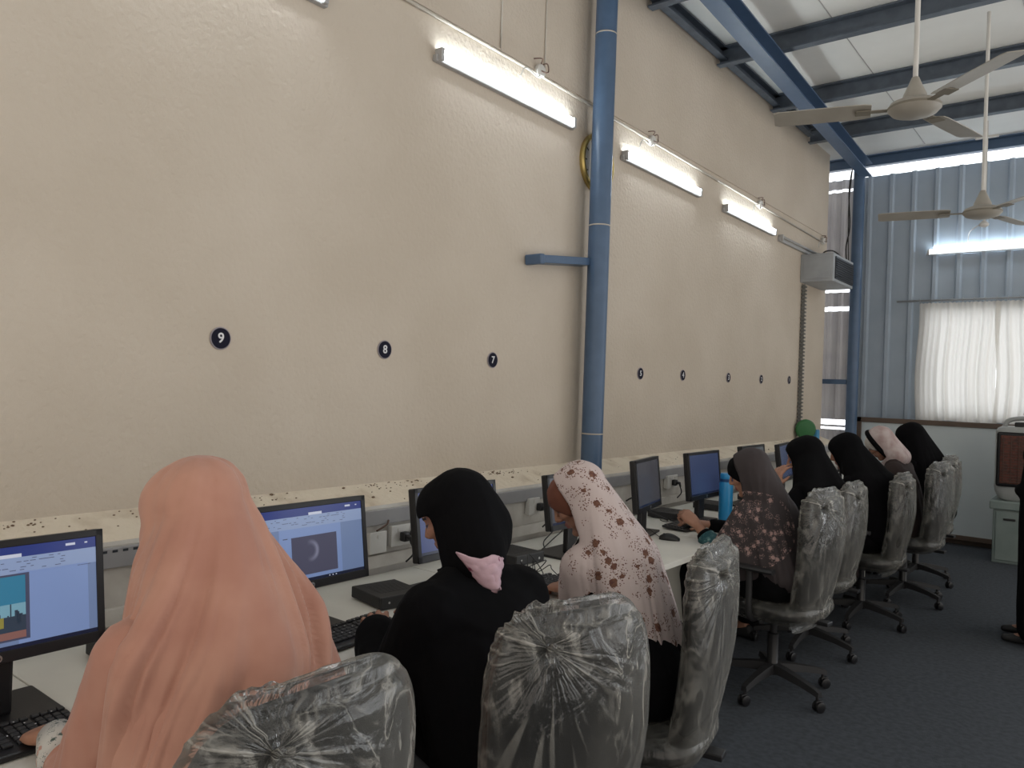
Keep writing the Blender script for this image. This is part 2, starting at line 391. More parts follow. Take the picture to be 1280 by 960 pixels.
# ------------------------------------------------------------------ the room
XW, XL, YE, YF, ZR = -2.65, -2.45, 9.05, 9.7, 4.30
bm = B(); box(bm, -3.1, 1.9, -2.4, 10.2, -.1, 0); struct('floor', bm, 'carpet')
# plastered wall: a fine grid so the plaster is uneven
bm = B(); box(bm, XW - .22, XW, -3.0, YE, 0, ZR); struct('wall_left', bm, 'plaster')
# lower wall: thicker below the sloping ledge
bm = B()
prof = [(XW, 0), (XL, 0), (XL, 1.022), (XL - .006, 1.034), (XW, 1.098)]
loft(bm, [[(x, y, z) for x, z in prof] for y in (-3.0, YE - .02)]); 
o = struct('trim_1', bm, 'lowwall', mats=['lowwall', 'ledge'])
for p in o.data.polygons:
    if p.normal.z > .5: p.material_index = 1
bm = B(); box(bm, XL + .001, XL + .018, -3.0, YE - .05, .955, 1.018, .003); 
o = struct('trim_2', bm, 'strip')
bm = B(); box(bm, XL + .001, XL + .024, -3.0, YE - .05, .775, .83, .004); struct('trim_3', bm, 'lowwall')
# slot marks of the perforated strip near the first two seats
for k, (y0, y1) in enumerate(((1.08, 1.35),)):
    bm = B()
    y = y0
    while y < y1: box(bm, XL + .0185, XL + .0195, y, y + .016, 1.004, 1.012, M=Matrix.Identity(4)); y += .032
    struct('trim_4', bm, 'darkslot')
# plaster crumbs lying on the ledge
bm = B()
for k in range(210):
    y = random.uniform(.2, 8.5); x = XW + random.uniform(.012, .17)
    if k < 120:
        y0 = random.choice((.9, 1.75, 2.35, 2.55, 3.2, 3.35, 1.3)); y = y0 + random.gauss(0, .07); x = XW + .01 + abs(random.gauss(.01, .03))
    s = random.uniform(.0015, .0042) * (1.8 if random.random() < .08 else 1)
    zz = 1.098 - (x - XW) * .33
    bmesh.ops.create_icosphere(bm, subdivisions=1, radius=s, matrix=Matrix.Translation((x + .002, y, zz + s * .4)) @ Matrix.Diagonal((1, 1.3, .7, 1)))
tag(obj('plaster_crumbs', bm, 'crumb'), 'brown plaster crumbs scattered on the sloping wall ledge', 'debris', kind='stuff')
# far wall of corrugated sheet around a window opening
WX0, WX1, WZ0, WZ1 = -1.74, .55, 1.34, 2.59
def corrug(bm, x0, x1, z0, z1, y, pitch=.235, mi=0):
    xs = []
    x = math.floor((x0 + .04) / pitch) * pitch - .05
    pts = [(x0, 0)]
    while x < x1:
        for dx, dy in ((0, 0), (.018, -.03), (.05, -.03), (.068, 0)):
            if x0 < x + dx < x1: pts.append((x + dx, dy))
        x += pitch
    pts.append((x1, 0))
    f = [bm.verts.new((px, y + dy, z0)) for px, dy in pts]; g = [bm.verts.new((px, y + dy, z1)) for px, dy in pts]
    for i in range(len(pts) - 1): bm.faces.new((f[i], f[i + 1], g[i + 1], g[i])).material_index = mi
    f2 = [bm.verts.new((px, y + dy + .012, z0)) for px, dy in pts]; g2 = [bm.verts.new((px, y + dy + .012, z1)) for px, dy in pts]
    for i in range(len(pts) - 1): bm.faces.new((f2[i + 1], f2[i], g2[i], g2[i + 1])).material_index = mi
bm = B()
ZT = 4.165
corrug(bm, -2.50, WX0, 0, ZT, YF); corrug(bm, WX1, 2.8, 0, ZT, YF)
corrug(bm, WX0, WX1, 0, WZ0, YF); corrug(bm, WX0, WX1, WZ1, ZT, YF)
# strip left of the column, gap light painted into its paler colour, with open joints where daylight comes in
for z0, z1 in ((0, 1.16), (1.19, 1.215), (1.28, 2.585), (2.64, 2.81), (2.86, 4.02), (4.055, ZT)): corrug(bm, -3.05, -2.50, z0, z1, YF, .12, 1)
struct('wall_far', bm, mats=['sheet', 'sheetlit'])
# return between the plastered wall and the far wall
bm = B(); box(bm, -3.12, -3.05, YE, YF + .2, 0, ZR); struct('wall_side', bm, 'sheetlit')
# window
bm = B(); fw = .045
for a in ((WX0, WX0 + fw, WZ0, WZ1), (WX1 - fw, WX1, WZ0, WZ1), (WX0, WX1, WZ0, WZ0 + fw), (WX0, WX1, WZ1 - fw, WZ1), (-.57, -.53, WZ0, WZ1)):
    box(bm, a[0], a[1], YF - .01, YF + .04, a[2], a[3], .004)
wo = struct('window_1', bm, 'greymetal')
bm = B(); box(bm, WX0 + .02, WX1 - .02, YF + .012, YF + .018, WZ0 + .02, WZ1 - .02); obj('pane', bm, 'glass', wo)
# roof: ribbed sheeting, purlins, rafters, eave beam
bm = B(); box(bm, -2.95, 2.9, -2.6, 10.0, ZR + .075, ZR + .10)
y = -2.9
struct('ceiling', bm, 'roof')
def cbeam(bm, p0, p1, w, h, t=.012):
    """C section between two points, top flange at the given height"""
    p0, p1 = Vector(p0), Vector(p1); d = (p1 - p0).normalized(); s = d.cross(Vector((0, 0, 1))).normalized()
    sec = [(-w/2, 0), (w/2, 0), (w/2, -t), (-w/2 + t, -t), (-w/2 + t, -h + t), (w/2, -h + t), (w/2, -h), (-w/2, -h)]
    loft(bm, [[p + s * a + Vector((0, 0, b)) for a, b in sec] for p in (p0, p1)])
n = 0
for y in (-1.1, .07, 1.24, 2.41, 3.58, 4.75, 5.92, 7.15, 8.27):
    bm = B(); cbeam(bm, (-2.64, y, ZR + .07), (2.8, y, ZR + .07), .07, .15)
    o = struct('trim_%d' % (5 + n), bm, 'steeldark'); n += 1
bm = B(); cbeam(bm, (-3.04, 9.5, ZR + .06), (2.8, 9.5, ZR + .06), .08, .13); struct('trim_15', bm, 'steel')
bm = B(); cbeam(bm, (-1.80, -2.5, ZR - .085), (-2.32, 9.3, ZR - .085), .12, .15)
struct('trim_16', bm, 'steel')
bm = B(); cbeam(bm, (-2.60, -2.9, ZR + .07), (-2.60, 8.2, ZR + .07), .06, .10); struct('trim_17', bm, 'steeldark')
# thin seams across the roof sheets
bm = B()
for x in (-1.75, -.6, .5, 1.6): box(bm, x, x + .006, -2.5, 9.4, ZR + .070, ZR + .0745)
struct('trim_18', bm, 'batten')

# steel posts
def post(x, y, r, z1, lab, extra=None):
    bm = B(); lathe(bm, [(r, 0.002), (r, z1)], 28, (x, y, 0))
    o = tag(obj('steel_column', bm, 'steel', smooth='auto'), lab, 'column'); return o
pc = post(-2.52, 4.0, .066, ZR - .02, 'round blue steel column in front of the plaster wall, crossing the clock')
bm = B(); lathe(bm, [(.0675, 0), (.0675, .008)], 28, (-2.52, 4.0, 1.28)); lathe(bm, [(.0675, 0), (.0675, .008)], 28, (-2.52, 4.0, 2.55)); lathe(bm, [(.0675, 0), (.0675, .008)], 28, (-2.52, 4.0, 3.72)); obj('wire_tie', bm, 'cream_cable', pc, True)
bm = B(); lathe(bm, [(.014, 1.12), (.014, ZR)], 12, (-2.60, 4.045, 0)); 
tag(obj('conduit_pipe', bm, 'whiteplastic', smooth=True), 'thin white conduit pipe running up behind the blue column', 'pipe')
pf = post(-2.39, 9.3, .062, ZR - .08, 'blue steel column in the far corner beside the grey duct box')
bm = B()
tube(bm, smooth_path([(-2.47, 9.28, 4.15), (-2.49, 9.27, 3.9), (-2.465, 9.25, 3.5), (-2.50, 9.26, 3.25), (-2.47, 9.27, 2.95)]), .008, 6)
tube(bm, smooth_path([(-2.45, 9.24, 4.2), (-2.475, 9.22, 3.7), (-2.455, 9.22, 3.0)]), .006, 6)
tag(obj('cable_bundle', bm, 'cable', smooth=True), 'loose dark cables hanging down beside the far blue column', 'cable')
# wall brackets
bm = B(); box(bm, -2.647, -2.54, 3.46, 3.985, 2.315, 2.36, .003)
box(bm, -2.645, -2.53, 3.42, 3.462, 2.307, 2.365, .008)
bmesh.ops.rotate(bm, cent=(-2.6, 4.0, 2.34), matrix=Matrix.Rotation(R(6.5), 3, 'X'), verts=bm.verts[:])
tag(obj('wall_bracket', bm, 'steel'), 'blue steel bracket bar on the wall left of the round column', 'bracket')
bm = B(); box(bm, -2.72, -2.45, 9.27, 9.32, 1.70, 1.755, .004); tag(obj('wall_bracket', bm, 'steel'), 'short blue bracket bar beside the far corner column', 'bracket')

# ------------------------------------------------------------------ lamps and conduit on the wall
def tube_light(lit):
    t = thing('tube_light', '', 'lamp')
    bm = B(); box(bm, 0, .028, 0, 1.2, -.022, .010, .004); obj('batten', bm, 'batten', t)
    bm = B(); tube(bm, [(.034, .035, .024), (.034, 1.165, .024)], .0135, 14); obj('tube', bm, 'tube' if lit else 'batten', t, True)
    for yy in (.012, 1.165):
        bm = B(); box(bm, .002, .05, yy, yy + .022, -.02, .042, .004); obj('end_cap', bm, 'batten', t)
    return t
TL = tube_light(True)
spots = [(.80, 3.13, 'lit tube light cut off by the top edge of the picture'), (2.645, 3.14, 'lit tube light nearest above the numeral 8 badge, left of the round column'),
         (4.43, 3.11, 'lit tube light just right of the round blue column'), (6.10, 3.095, 'lit tube light above the numeral 3 badge, between its neighbour and the unlit tube')]
for i, (y, z, lab) in enumerate(spots):
    if i == 0: TL.location = (XW + .001, y, z); TL['label'] = lab; TL['group'] = 'tube lights on the plaster wall'
    else: dup(TL, (XW + .001, y, z), 0, lab, 'tube lights on the plaster wall')
TU = tube_light(False); TU.location = (XW + .001, 7.45, 3.075); TU['label'] = 'unlit grey tube light beside the duct box'; TU['group'] = 'tube lights on the plaster wall'
dup(TL, (-1.74, YF - .035, 3.2), R(-90), 'lit tube light mounted on the corrugated far wall above the curtain', 'tube lights on the far wall')
bm = B(); tube(bm, [(XW + .012, -2.5, 3.335), (XW + .012, 3.49, 3.335), (XW + .012, 6.9, 3.295), (XW + .012, 8.86, 3.275)], .009, 8)
tag(obj('conduit_pipe', bm, 'cream_cable', smooth=True), 'cream conduit running along the plaster wall above the tube lights', 'pipe')
bm = B(); box(bm, XW, XW + .008, -3, YE, 3.352, 3.362); struct('trim_19', bm, 'plaster')
for y, zt in ((3.15, ZR), (3.55, ZR)):
    bm = B(); tube(bm, [(XW + .006, y, 3.35), (XW + .006, y, zt)], .004, 6)
    tag(obj('wall_wire', bm, 'cream_cable', smooth=True), 'thin wire running up the wall %s' % ('left of the first junction box' if y < 3.3 else 'from the first junction box to the roof'), 'wire')
def junction():
    t = thing('junction_box', '', 'junction box')
    bm = B(); lathe(bm, [(.034, 0), (.038, .004), (.038, .024), (.030, .032), (.001, .034)], 18, ax='x'); obj('cover', bm, 'whiteplastic', t, 'auto')
    bm = B(); tube(bm, smooth_path([(.015, .0, .03), (.04, .03, .045), (.03, .06, .02), (.045, .02, -.01), (.02, -.03, .0)]), .004, 6)
    tube(bm, smooth_path([(.015, 0, .03), (.05, -.03, .05), (.02, -.07, .045)]), .004, 6); obj('loose_wire', bm, 'browncable', t, True)
    bm = B(); tube(bm, smooth_path([(.02, -.0, -.02), (.03, -.05, -.05), (.02, -.14, -.03), (.03, -.2, -.10)]), .004, 6); obj('lamp_wire', bm, 'whiteplastic', t, True)
    return t
J = junction(); J.location = (XW + .004, 3.49, 3.355)
J['label'] = 'round junction box above the tube light left of the column'; J['group'] = 'junction boxes on the wall conduit'
for y, z, lab in ((4.83, 3.32, 'round junction box above the tube light just right of the column'), (6.92, 3.30, 'round junction box above the third lit tube light'), (8.84, 3.285, 'round junction box at the far end of the conduit above the duct box')):
    dup(J, (XW + .004, y, z), 0, lab, 'junction boxes on the wall conduit')
# clock
CK = thing('wall_clock', 'round gold-rimmed wall clock half hidden behind the blue column', 'clock', (XW + .002, 4.13, 2.985))
bm = B()
rings = [circ((x, 0, 0), r, 48, 'x') for x, r in ((0, .185), (.02, .188), (.032, .18), (.034, .168), (.026, .158), (.010, .156), (0.010, .001))]
loft(bm, rings[:-1], cap=False); obj('rim', bm, 'gold', CK, 'auto')
bm = B(); lathe(bm, [(.158, 0), (.158, .012)], 48, ax='x'); obj('dial', bm, 'dial', CK)
for k in range(12):
    bm = B(); box(bm, .012, .014, -.004, .004, .12, .145, M=Matrix.Rotation(k * PI / 6, 4, 'X'))
    obj('hour_mark', bm, 'blackmatt', CK)
bm = B(); box(bm, .014, .016, -.004, .004, -.02, .09, M=Matrix.Rotation(.9, 4, 'X')); obj('hand', bm, 'blackmatt', CK)
bm = B(); box(bm, .017, .019, -.003, .003, -.02, .13, M=Matrix.Rotation(-1.9, 4, 'X')); obj('hand', bm, 'blackmatt', CK)
# numbered badges
BL = {9: 'round navy badge with a white nine, largest and nearest of the wall badges', 8: 'round navy badge with a white eight, second nearest the camera', 7: 'round navy badge with a white seven, just left of the blue column',
      6: 'round navy badge hidden behind the blue column', 5: 'round navy badge with a five, first to the right of the blue column', 4: 'round badge with a pale four between the badges five and three',
      3: 'round badge with a pale three in the middle of the far badges', 2: 'small round badge with a two, next to the last one', 1: 'last round badge with a one, nearest the ribbed duct'}
def badge(num, y, z, pale=False):
    t = thing('number_badge', BL[num], 'badge', (XW + .001, y, z), 0, None)
    bm = B(); lathe(bm, [(.042, 0), (.043, .003), (.041, .005), (.0385, .005), (.0385, .003)], 36, ax='x'); obj('rim', bm, 'badgerim', t, 'auto')
    bm = B(); lathe(bm, [(.0385, 0), (.0385, .0055)], 36, ax='x'); obj('disc', bm, 'badge', t)
    me = text_mesh(str(num), .052 if not pale else .06); me.transform(Matrix.Translation((.0065, 0, 0)) @ Matrix.Rotation(PI / 2, 4, 'Z') @ Matrix.Rotation(PI / 2, 4, 'X'))
    obj('numeral', me, 'badgewhite', t)
for num, y, z in ((9, 1.579, 1.703), (8, 2.40, 1.707), (7, 3.175, 1.695), (6, 4.17, 1.69), (5, 4.806, 1.675), (4, 5.477, 1.684), (3, 6.361, 1.69), (2, 7.137, 1.697), (1, 7.92, 1.71)):
    badge(num, y, z, num in (4, 3))

# duct box on the wall, ribbed duct below, small socket
D = thing('duct_box', 'grey sheet metal air duct box high on the wall at the far corner', 'duct', (-2.65, 8.16, 2.74))
bm = B(); box(bm, 0.0, .33, 0, .74, 0, .29, .006); obj('body', bm, 'greymetal', D)
bm = B(); box(bm, .03, .30, -.006, .004, .03, .26, .004); obj('front_panel', bm, 'greymetal', D)
bm = B(); box(bm, .328, .342, .06, .70, .03, .26, .004); g = obj('grille', bm, 'darkslot', D)
bm = B()
for k in range(9): box(bm, .340, .352, .07, .69, .045 + k * .023, .052 + k * .023)
obj('slats', bm, 'blackmatt', g)
bm = B(); tube(bm, smooth_path([(.12, .3, .30), (.15, .32, .36), (.22, .4, .37), (.26, .62, .31)]), .008, 6); obj('supply_cable', bm, 'cable', D, True)
bm = B()
z = 1.13
rings = []
def sq(a0, a1, b0, b1, z): return [(a0, b0, z), (a1, b0, z), (a1, b1, z), (a0, b1, z)]
while z < 2.72:
    rings += [sq(-2.645, -2.600, 8.20, 8.245, z), sq(-2.645, -2.600, 8.20, 8.245, z + .018), sq(-2.64, -2.615, 8.21, 8.235, z + .020), sq(-2.64, -2.615, 8.21, 8.235, z + .036)]
    z += .038
loft(bm, rings); tag(obj('ribbed_duct', bm, 'ribhose'), 'dark ribbed vertical duct strip below the grey duct box', 'duct')
bm = B(); box(bm, -2.9, -2.72, YE + .15, YE + .22, 0, 4.1); struct('wall_corner', bm, 'whiteplastic')
K = thing('wall_switch', 'small white switch box on the corner strip near the far column', 'switch', (-2.76, YE + .148, 1.86))
bm = B(); box(bm, -.04, .04, -.03, 0, 0, .11, .005); obj('housing', bm, 'whiteplastic', K)
bm = B(); box(bm, .012, .03, -.036, -.028, .05, .08, .002); obj('rocker', bm, 'blackmatt', K)
bm = B(); tube(bm, [(0, -.01, .11), (0.0, -.01, 1.0)], .006, 6); obj('wire', bm, 'browncable', K, True)

# ------------------------------------------------------------------ curtain, board
C = thing('curtain', 'pair of white curtains hanging over the far window', 'curtain', (0, YF - .09, 0))
def curtain_panel(x0, x1, seed):
    bm = B(); nx, nz = 150, 16; g = []
    for j in range(nz + 1):
        row = []; v = j / nz
        for i in range(nx + 1):
            u = i / nx; x = x0 + (x1 - x0) * u + .015 * math.sin(seed + 6 * v)
            a = .012 + .022 * v
            dy = a * math.sin(u * (x1 - x0) * 34 + 1.2 * math.sin(3 * u * 5 + seed) + .5 * v) + .008 * math.sin(u * 90 + seed)
            z = 2.63 - v * (1.32 + .025 * math.sin(u * 9 + seed)) + .01 * abs(math.sin(u * 60)) * (1 - v)
            row.append(bm.verts.new((x, dy - .01 * v, z)))
        g.append(row)
    for j in range(nz):
        for i in range(nx): bm.faces.new((g[j][i], g[j][i + 1], g[j + 1][i + 1], g[j + 1][i]))
    return bm
obj('curtain_panel', curtain_panel(-1.80, -1.02, 1), 'curtain', C, True)
obj('curtain_panel', curtain_panel(-1.04, -.2, 4), 'curtain', C, True)
obj('curtain_panel', curtain_panel(-.22, .65, 2), 'curtain', C, True)
bm = B(); tube(bm, [(-2.02, 0, 2.665), (.8, 0, 2.665)], .011, 10); obj('curtain_rod', bm, 'greymetal', C, True)
for k in range(24):
    bm = B(); x = -1.78 + k * .105
    pts = [(x, .018 * math.cos(a), 2.662 + .024 * math.sin(a)) for a in [2 * PI * i / 12 for i in range(13)]]
    tube(bm, pts, .0035, 5); obj('ring', bm, 'greymetal', C, True)
Wb = thing('whiteboard', 'large whiteboard in a brown frame standing under the curtain', 'whiteboard', (0, 9.52, 0))
x0, x1, z0, z1 = -2.38, 1.2, .06, 1.33
bm = B(); box(bm, x0 + .03, x1 - .03, 0, .02, z0 + .03, z1 - .03); obj('board', bm, 'board', Wb)
for nme, a in (('frame_rail', (x0, x1, z1 - .055, z1)), ('frame_rail', (x0, x1, z0, z0 + .05)), ('frame_stile', (x0, x0 + .05, z0, z1)), ('frame_stile', (x1 - .05, x1, z0, z1))):
    bm = B(); box(bm, a[0], a[1], -.02, .03, a[2], a[3], .004); obj(nme, bm, 'boardframe', Wb)
for xx in (-1.9, .7):
    bm = B(); box(bm, xx, xx + .05, -.15, .10, 0, .05, .006); obj('foot', bm, 'boardframe', Wb)
bm = B(); box(bm, x0, 1.9, YF - .10, YF - .035, 0.0, .10); struct('baseboard_far', bm, 'boardframe')

# ------------------------------------------------------------------ desks
def desk(lab, y0, y1, jog=0, first=[None]):
    t = thing('computer_desk', lab, 'desk', (0, y0, 0), 0, 'white desks along the wall'); w = y1 - y0
    bm = B(); box(bm, -2.43, -1.64 + jog, .002, w - .002, .722, .75, .003); obj('desktop', bm, 'white', t)
    for yy in (.01, w - .035):
        bm = B(); box(bm, -2.42, -1.70 + jog, yy, yy + .025, 0, .722, .002); obj('side_panel', bm, 'white', t)
    bm = B(); box(bm, -2.10, -2.08, .035, w - .035, .18, .722, .002); obj('modesty_panel', bm, 'white', t)
    return t
desk('white desk nearest the camera, with the photo of a harbour on its screen', -.8, .80)
desk('white desk under the picture screen and the black box computer beside it', .80, 2.40)
desk('white desk in front of the woman in the floral scarf', 2.40, 4.0)
desk('white desk with the blue water bottle on it', 4.0, 5.6, .02)
desk('white desk in front of the woman resting her face on her hand', 5.6, 7.2, .01)
desk('farthest white desk in the row by the corner', 7.2, 8.8)

# ------------------------------------------------------------------ monitors (screen faces +X, x = 0 is the panel front; z from the desk)
def monitor(loc, yaw, w, kind, lab, tilt=8, badge_=True, h=.275, zb=.145):
    t = thing('monitor', lab, 'monitor', loc, yaw, 'black monitors on the desks')
    T = Matrix.Translation((0, 0, zb)) @ Matrix.Rotation(-R(tilt), 4, 'Y') @ Matrix.Translation((0, 0, -zb))
    b = .017; bb = .026
    bm = B(); box(bm, -.032, .0, -w/2, w/2, zb, zb + h, .006); box(bm, -.055, -.03, -w*.3, w*.3, zb + .04, zb + h - .05, .008)
    bmesh.ops.transform(bm, matrix=T, verts=bm.verts[:]); hs = obj('housing', bm, 'black', t)
    # bezel lips around the panel
    bm = B()
    for a in ((-w/2, -w/2 + b, zb, zb + h), (w/2 - b, w/2, zb, zb + h), (-w/2, w/2, zb + h - b, zb + h), (-w/2, w/2, zb, zb + bb)):
        box(bm, -.002, .005, a[0], a[1], a[2], a[3], .0015)
    bmesh.ops.transform(bm, matrix=T, verts=bm.verts[:]); obj('bezel', bm, 'black', t)
    sy0, sy1, sz0, sz1 = -w/2 + b, w/2 - b, zb + bb, zb + h - b
    def rect(bm, a0, a1, c0, c1, x, mi=0):   # a: along +Y 0..1 from the viewer's left; viewer looks along -X so his left is -Y
        y0_, y1_ = sy0 + (sy1 - sy0) * a0, sy0 + (sy1 - sy0) * a1
        q0, q1 = sz0 + (sz1 - sz0) * c0, sz0 + (sz1 - sz0) * c1
        f = bm.faces.new([bm.verts.new(p) for p in ((x, y0_, q0), (x, y1_, q0), (x, y1_, q1), (x, y0_, q1))]); f.material_index = mi
    mats = ['scr_bg']
    bm = B()
    plain = {'blue': 'scr_blue', 'idle': 'scr_idle', 'navy': 'scr_navy', 'grey': 'scr_grey'}
    if kind in plain:
        mats = [plain[kind], 'scr_task']
        rect(bm, 0, 1, 0, 1, .0012); rect(bm, 0, 1, 0, .045, .0018, 1)
    else:
        mats = ['scr_bg', 'scr_title', 'scr_ribbon', 'scr_page', 'scr_ink', 'scr_task', 'scr_white']
        rect(bm, 0, 1, 0, 1, .0012)
        rect(bm, 0, 1, .89, 1, .0018, 1); rect(bm, 0, 1, .73, .89, .0018, 2); rect(bm, 0, 1, 0, .04, .0018, 5)
        rect(bm, .50, .62, .89, .925, .0022, 6); rect(bm, .84, .89, .94, .965, .0022, 6); rect(bm, .94, .955, .945, .96, .0022, 6)
        rnd = random.Random(3)
        for q in range(60):
            a = rnd.uniform(.02, .82); c = rnd.choice((.76, .785, .81, .84, .865)); rect(bm, a, a + rnd.uniform(.008, .03), c, c + .006, .0022, 4)
        if kind == 'eclipse':
            rect(bm, .24, .79, .04, .73, .0018, 3); rect(bm, .27, .31, .60, .612, .0022, 4)
            for q in range(3): rect(bm, .66 + .03 * q, .67 + .03 * q, .012, .028, .0024, 6)
        else:
            rect(bm, .60, .955, .04, .74, .0018, 3)
            rect(bm, .90, .97, .72, .725, .0022, 4)
            rect(bm, .10, .655, .08, .73, .0020, 4)
    so = obj('screen', bm, None, t, mats=mats)
    so.data.transform(T)
    if kind == 'eclipse':
        bm = B(); rect(bm, .34, .745, .09, .61, .0026); po = obj('picture', bm, 'scr_picture', so); po.data.transform(T)
    if kind == 'harbour':
        bm = B(); rect(bm, .12, .635, .40, .71, .0026, 0); rect(bm, .12, .635, .30, .44, .0028, 1); rect(bm, .12, .635, .16, .32, .0030, 2); rect(bm, .12, .635, .10, .17, .0032, 3)
        rnd = random.Random(5)
        for q in range(22):
            a = rnd.uniform(.12, .61); rect(bm, a, a + rnd.uniform(.004, .02), .24, .32 + rnd.uniform(0, .06), .0034, 2)
        rect(bm, .50, .53, .22, .32, .0036, 4); rect(bm, .56, .566, .2, .44, .0036, 2); rect(bm, .47, .475, .2, .42, .0036, 2)
        po = obj('picture', bm, None, so, mats=['scr_sky', 'scr_skylow', 'scr_city', 'scr_quay', 'scr_yel']); po.data.transform(T)
    # stand
    bm = B(); box(bm, -.062, -.03, -.045, .045, .01, zb + .10, .008); obj('stand_neck', bm, 'black', t)
    bm = B(); box(bm, -.18, .02, -.14, .14, 0, .012, .005); obj('stand_base', bm, 'black', t)
    if badge_:
        bm = B(); lathe(bm, [(.0085, 0), (.0085, .0015)], 20, (.005, 0, zb + .012), 'x'); lg = obj('maker_badge', bm, 'chrome', t); lg.data.transform(T)
        me = text_mesh('hp', .011, .0003); me.transform(T @ Matrix.Translation((.0068, 0, zb + .012)) @ Matrix.Rotation(PI / 2, 4, 'Z') @ Matrix.Rotation(PI / 2, 4, 'X') @ Matrix.Shear('XZ', 4, (0, 0)))
        obj('lettering', me, 'blackmatt', lg)
    return t
DZ = .751
monitor((-1.97, .655, DZ), 0, .47, 'harbour', 'monitor at the near end showing a document with a harbour photo')
monitor((-2.0, 1.54, DZ), 0, .47, 'eclipse', 'monitor showing a document with a dark crescent picture')
monitor((-2.0, 2.25, DZ), 0, .47, 'blue', 'monitor with a blue screen mostly hidden behind the black headscarf')
monitor((-2.03, 3.13, DZ), 0, .47, 'idle', 'monitor peeping out between the floral scarf and the blue column', h=.26)
monitor((-2.04, 3.87, DZ), R(11), .43, 'idle', 'monitor with an idle grey screen right of the floral scarf', tilt=6, h=.285, zb=.145)
monitor((-2.0, 4.53, DZ), 0, .46, 'navy', 'monitor with a navy screen behind the blue bottle', tilt=6, h=.29, zb=.15)
monitor((-2.03, 5.45, DZ), 0, .44, 'grey', 'grey screen monitor behind the head of the woman with flower print', h=.26, zb=.18)
monitor((-2.0, 6.05, DZ), R(8), .46, 'navy', 'monitor next to the woman resting her face on her hand', h=.29)
monitor((-2.0, 6.85, DZ), R(12), .42, 'grey', 'far monitor left of the narrow gap between the black headscarves', h=.29, badge_=False)
monitor((-2.0, 7.65, DZ), R(12), .42, 'grey', 'farthest monitor, in front of the corner column', h=.29, badge_=False)

# small desktop computers
def mini_pc():
    t = thing('desktop_computer', '', 'computer')
    bm = B(); box(bm, -.10, .10, -.095, .095, .004, .045, .004); obj('case', bm, 'blackmatt', t)
    bm = B(); box(bm, .098, .106, -.095, .095, .002, .047, .003); f = obj('front_panel', bm, 'black', t)
    bm = B(); lathe(bm, [(.006, 0), (.006, .0012)], 14, (.106, .06, .02), 'x'); lathe(bm, [(.004, 0), (.004, .001)], 12, (.106, -.06, .025), 'x'); obj('button', bm, 'chrome', f)
    bm = B()
    for k in range(10): box(bm, -.07 + k * .012, -.064 + k * .012, -.06, .06, .045, .0458)
    obj('vent', bm, 'black', t)
    for a in (-.07, .07):
        bm = B(); box(bm, a - .01, a + .01, -.08, .08, 0, .005); obj('foot', bm, 'black', t)
    return t
PCm = mini_pc()
grp = 'small black desktop computers'
for i, (x, y, rz, lab) in enumerate(((-2.11, 1.97, R(-10), 'flat black desktop computer right of the crescent picture screen'), (-2.19, 2.83, R(-5), 'flat black desktop computer beside the hands of the floral scarf woman'),
        (-2.24, 4.50, 0, 'flat black desktop computer with a small pale sticker, right of the idle screen'), (-2.2, 5.08, 0, 'flat black desktop computer behind the blue bottle'),
        (-2.2, 1.08, 0, 'flat black desktop computer hidden behind the peach scarf'), (-2.15, 5.75, 0, 'flat black desktop computer behind the far hands'))):
    if i == 0: PCm.location = (x, y, DZ); PCm.rotation_euler = (0, 0, rz); PCm['label'] = lab; PCm['group'] = grp
    else:
        d = dup(PCm, (x, y, DZ), rz, lab, grp)
        if i == 2:
            bm = B(); box(bm, .1062, .1068, -.03, .01, .02, .042); obj('sticker', bm, 'redlabel', d)
# keyboards
def keyboard():
    t = thing('keyboard', '', 'keyboard')
    T = Matrix.Rotation(R(3), 4, 'Y')
    bm = B(); box(bm, -.08, .08, -.225, .225, .004, .018, .006, M=T); obj('case', bm, 'black', t)
    bm = B()
    rows = [(-.062, 15), (-.036, 15), (-.017, 14), (.002, 14), (.021, 13), (.040, 13)]
    for k, (x, nn) in enumerate(rows):
        y = -.215
        pitch = .295 / nn
        for j in range(nn):
            box(bm, x - .0075, x + .0075, y + .001, y + pitch - .002, .018, .024, .0015, M=T, seg=1); y += pitch
        y = .088
        for j in range(3): box(bm, x - .0075, x + .0075, y, y + .016, .018, .024, .0015, M=T, seg=1); y += .019
        y = .150
        for j in range(4): box(bm, x - .0075, x + .0075, y, y + .015, .018, .024, .0015, M=T, seg=1); y += .018
    o = obj('keys', bm, 'key', t); o['kind'] = 'stuff'
    bm = B()
    for j in range(26): box(bm, -.055 + .019 * (j % 5), -.052 + .019 * (j % 5), -.2 + .0155 * j, -.197 + .0155 * j, .0243, .0246, M=T)
    obj('key_legends', bm, 'badgewhite', o)
    bm = B(); tube(bm, smooth_path([(-.08, .0, .012), (-.12, .02, .008), (-.17, -.02, .005), (-.22, .01, .005)]), .003, 6); obj('cord', bm, 'cable', t, True)
    return t
KB = keyboard(); grp = 'black keyboards on the desks'
for i, (x, y, rz, lab) in enumerate(((-1.86, .56, 0, 'black keyboard under the hand of the woman in the peach scarf'), (-1.89, 1.57, R(4), 'black keyboard between the peach scarf and the black sleeve'),
        (-1.83, 2.44, R(-8), 'black keyboard beyond the black robed shoulder, by the clasped hands'), (-2.00, 4.33, R(-2), 'black keyboard under the raised fist left of the blue bottle'),
        (-1.85, 4.95, 0, 'black keyboard behind the blue bottle'), (-1.82, 5.55, 0, 'black keyboard by the elbow of the woman resting her face'))):
    if i == 0: KB.location = (x, y, DZ); KB.rotation_euler = (0, 0, rz); KB['label'] = lab; KB['group'] = grp
    else: dup(KB, (x, y, DZ), rz, lab, grp)
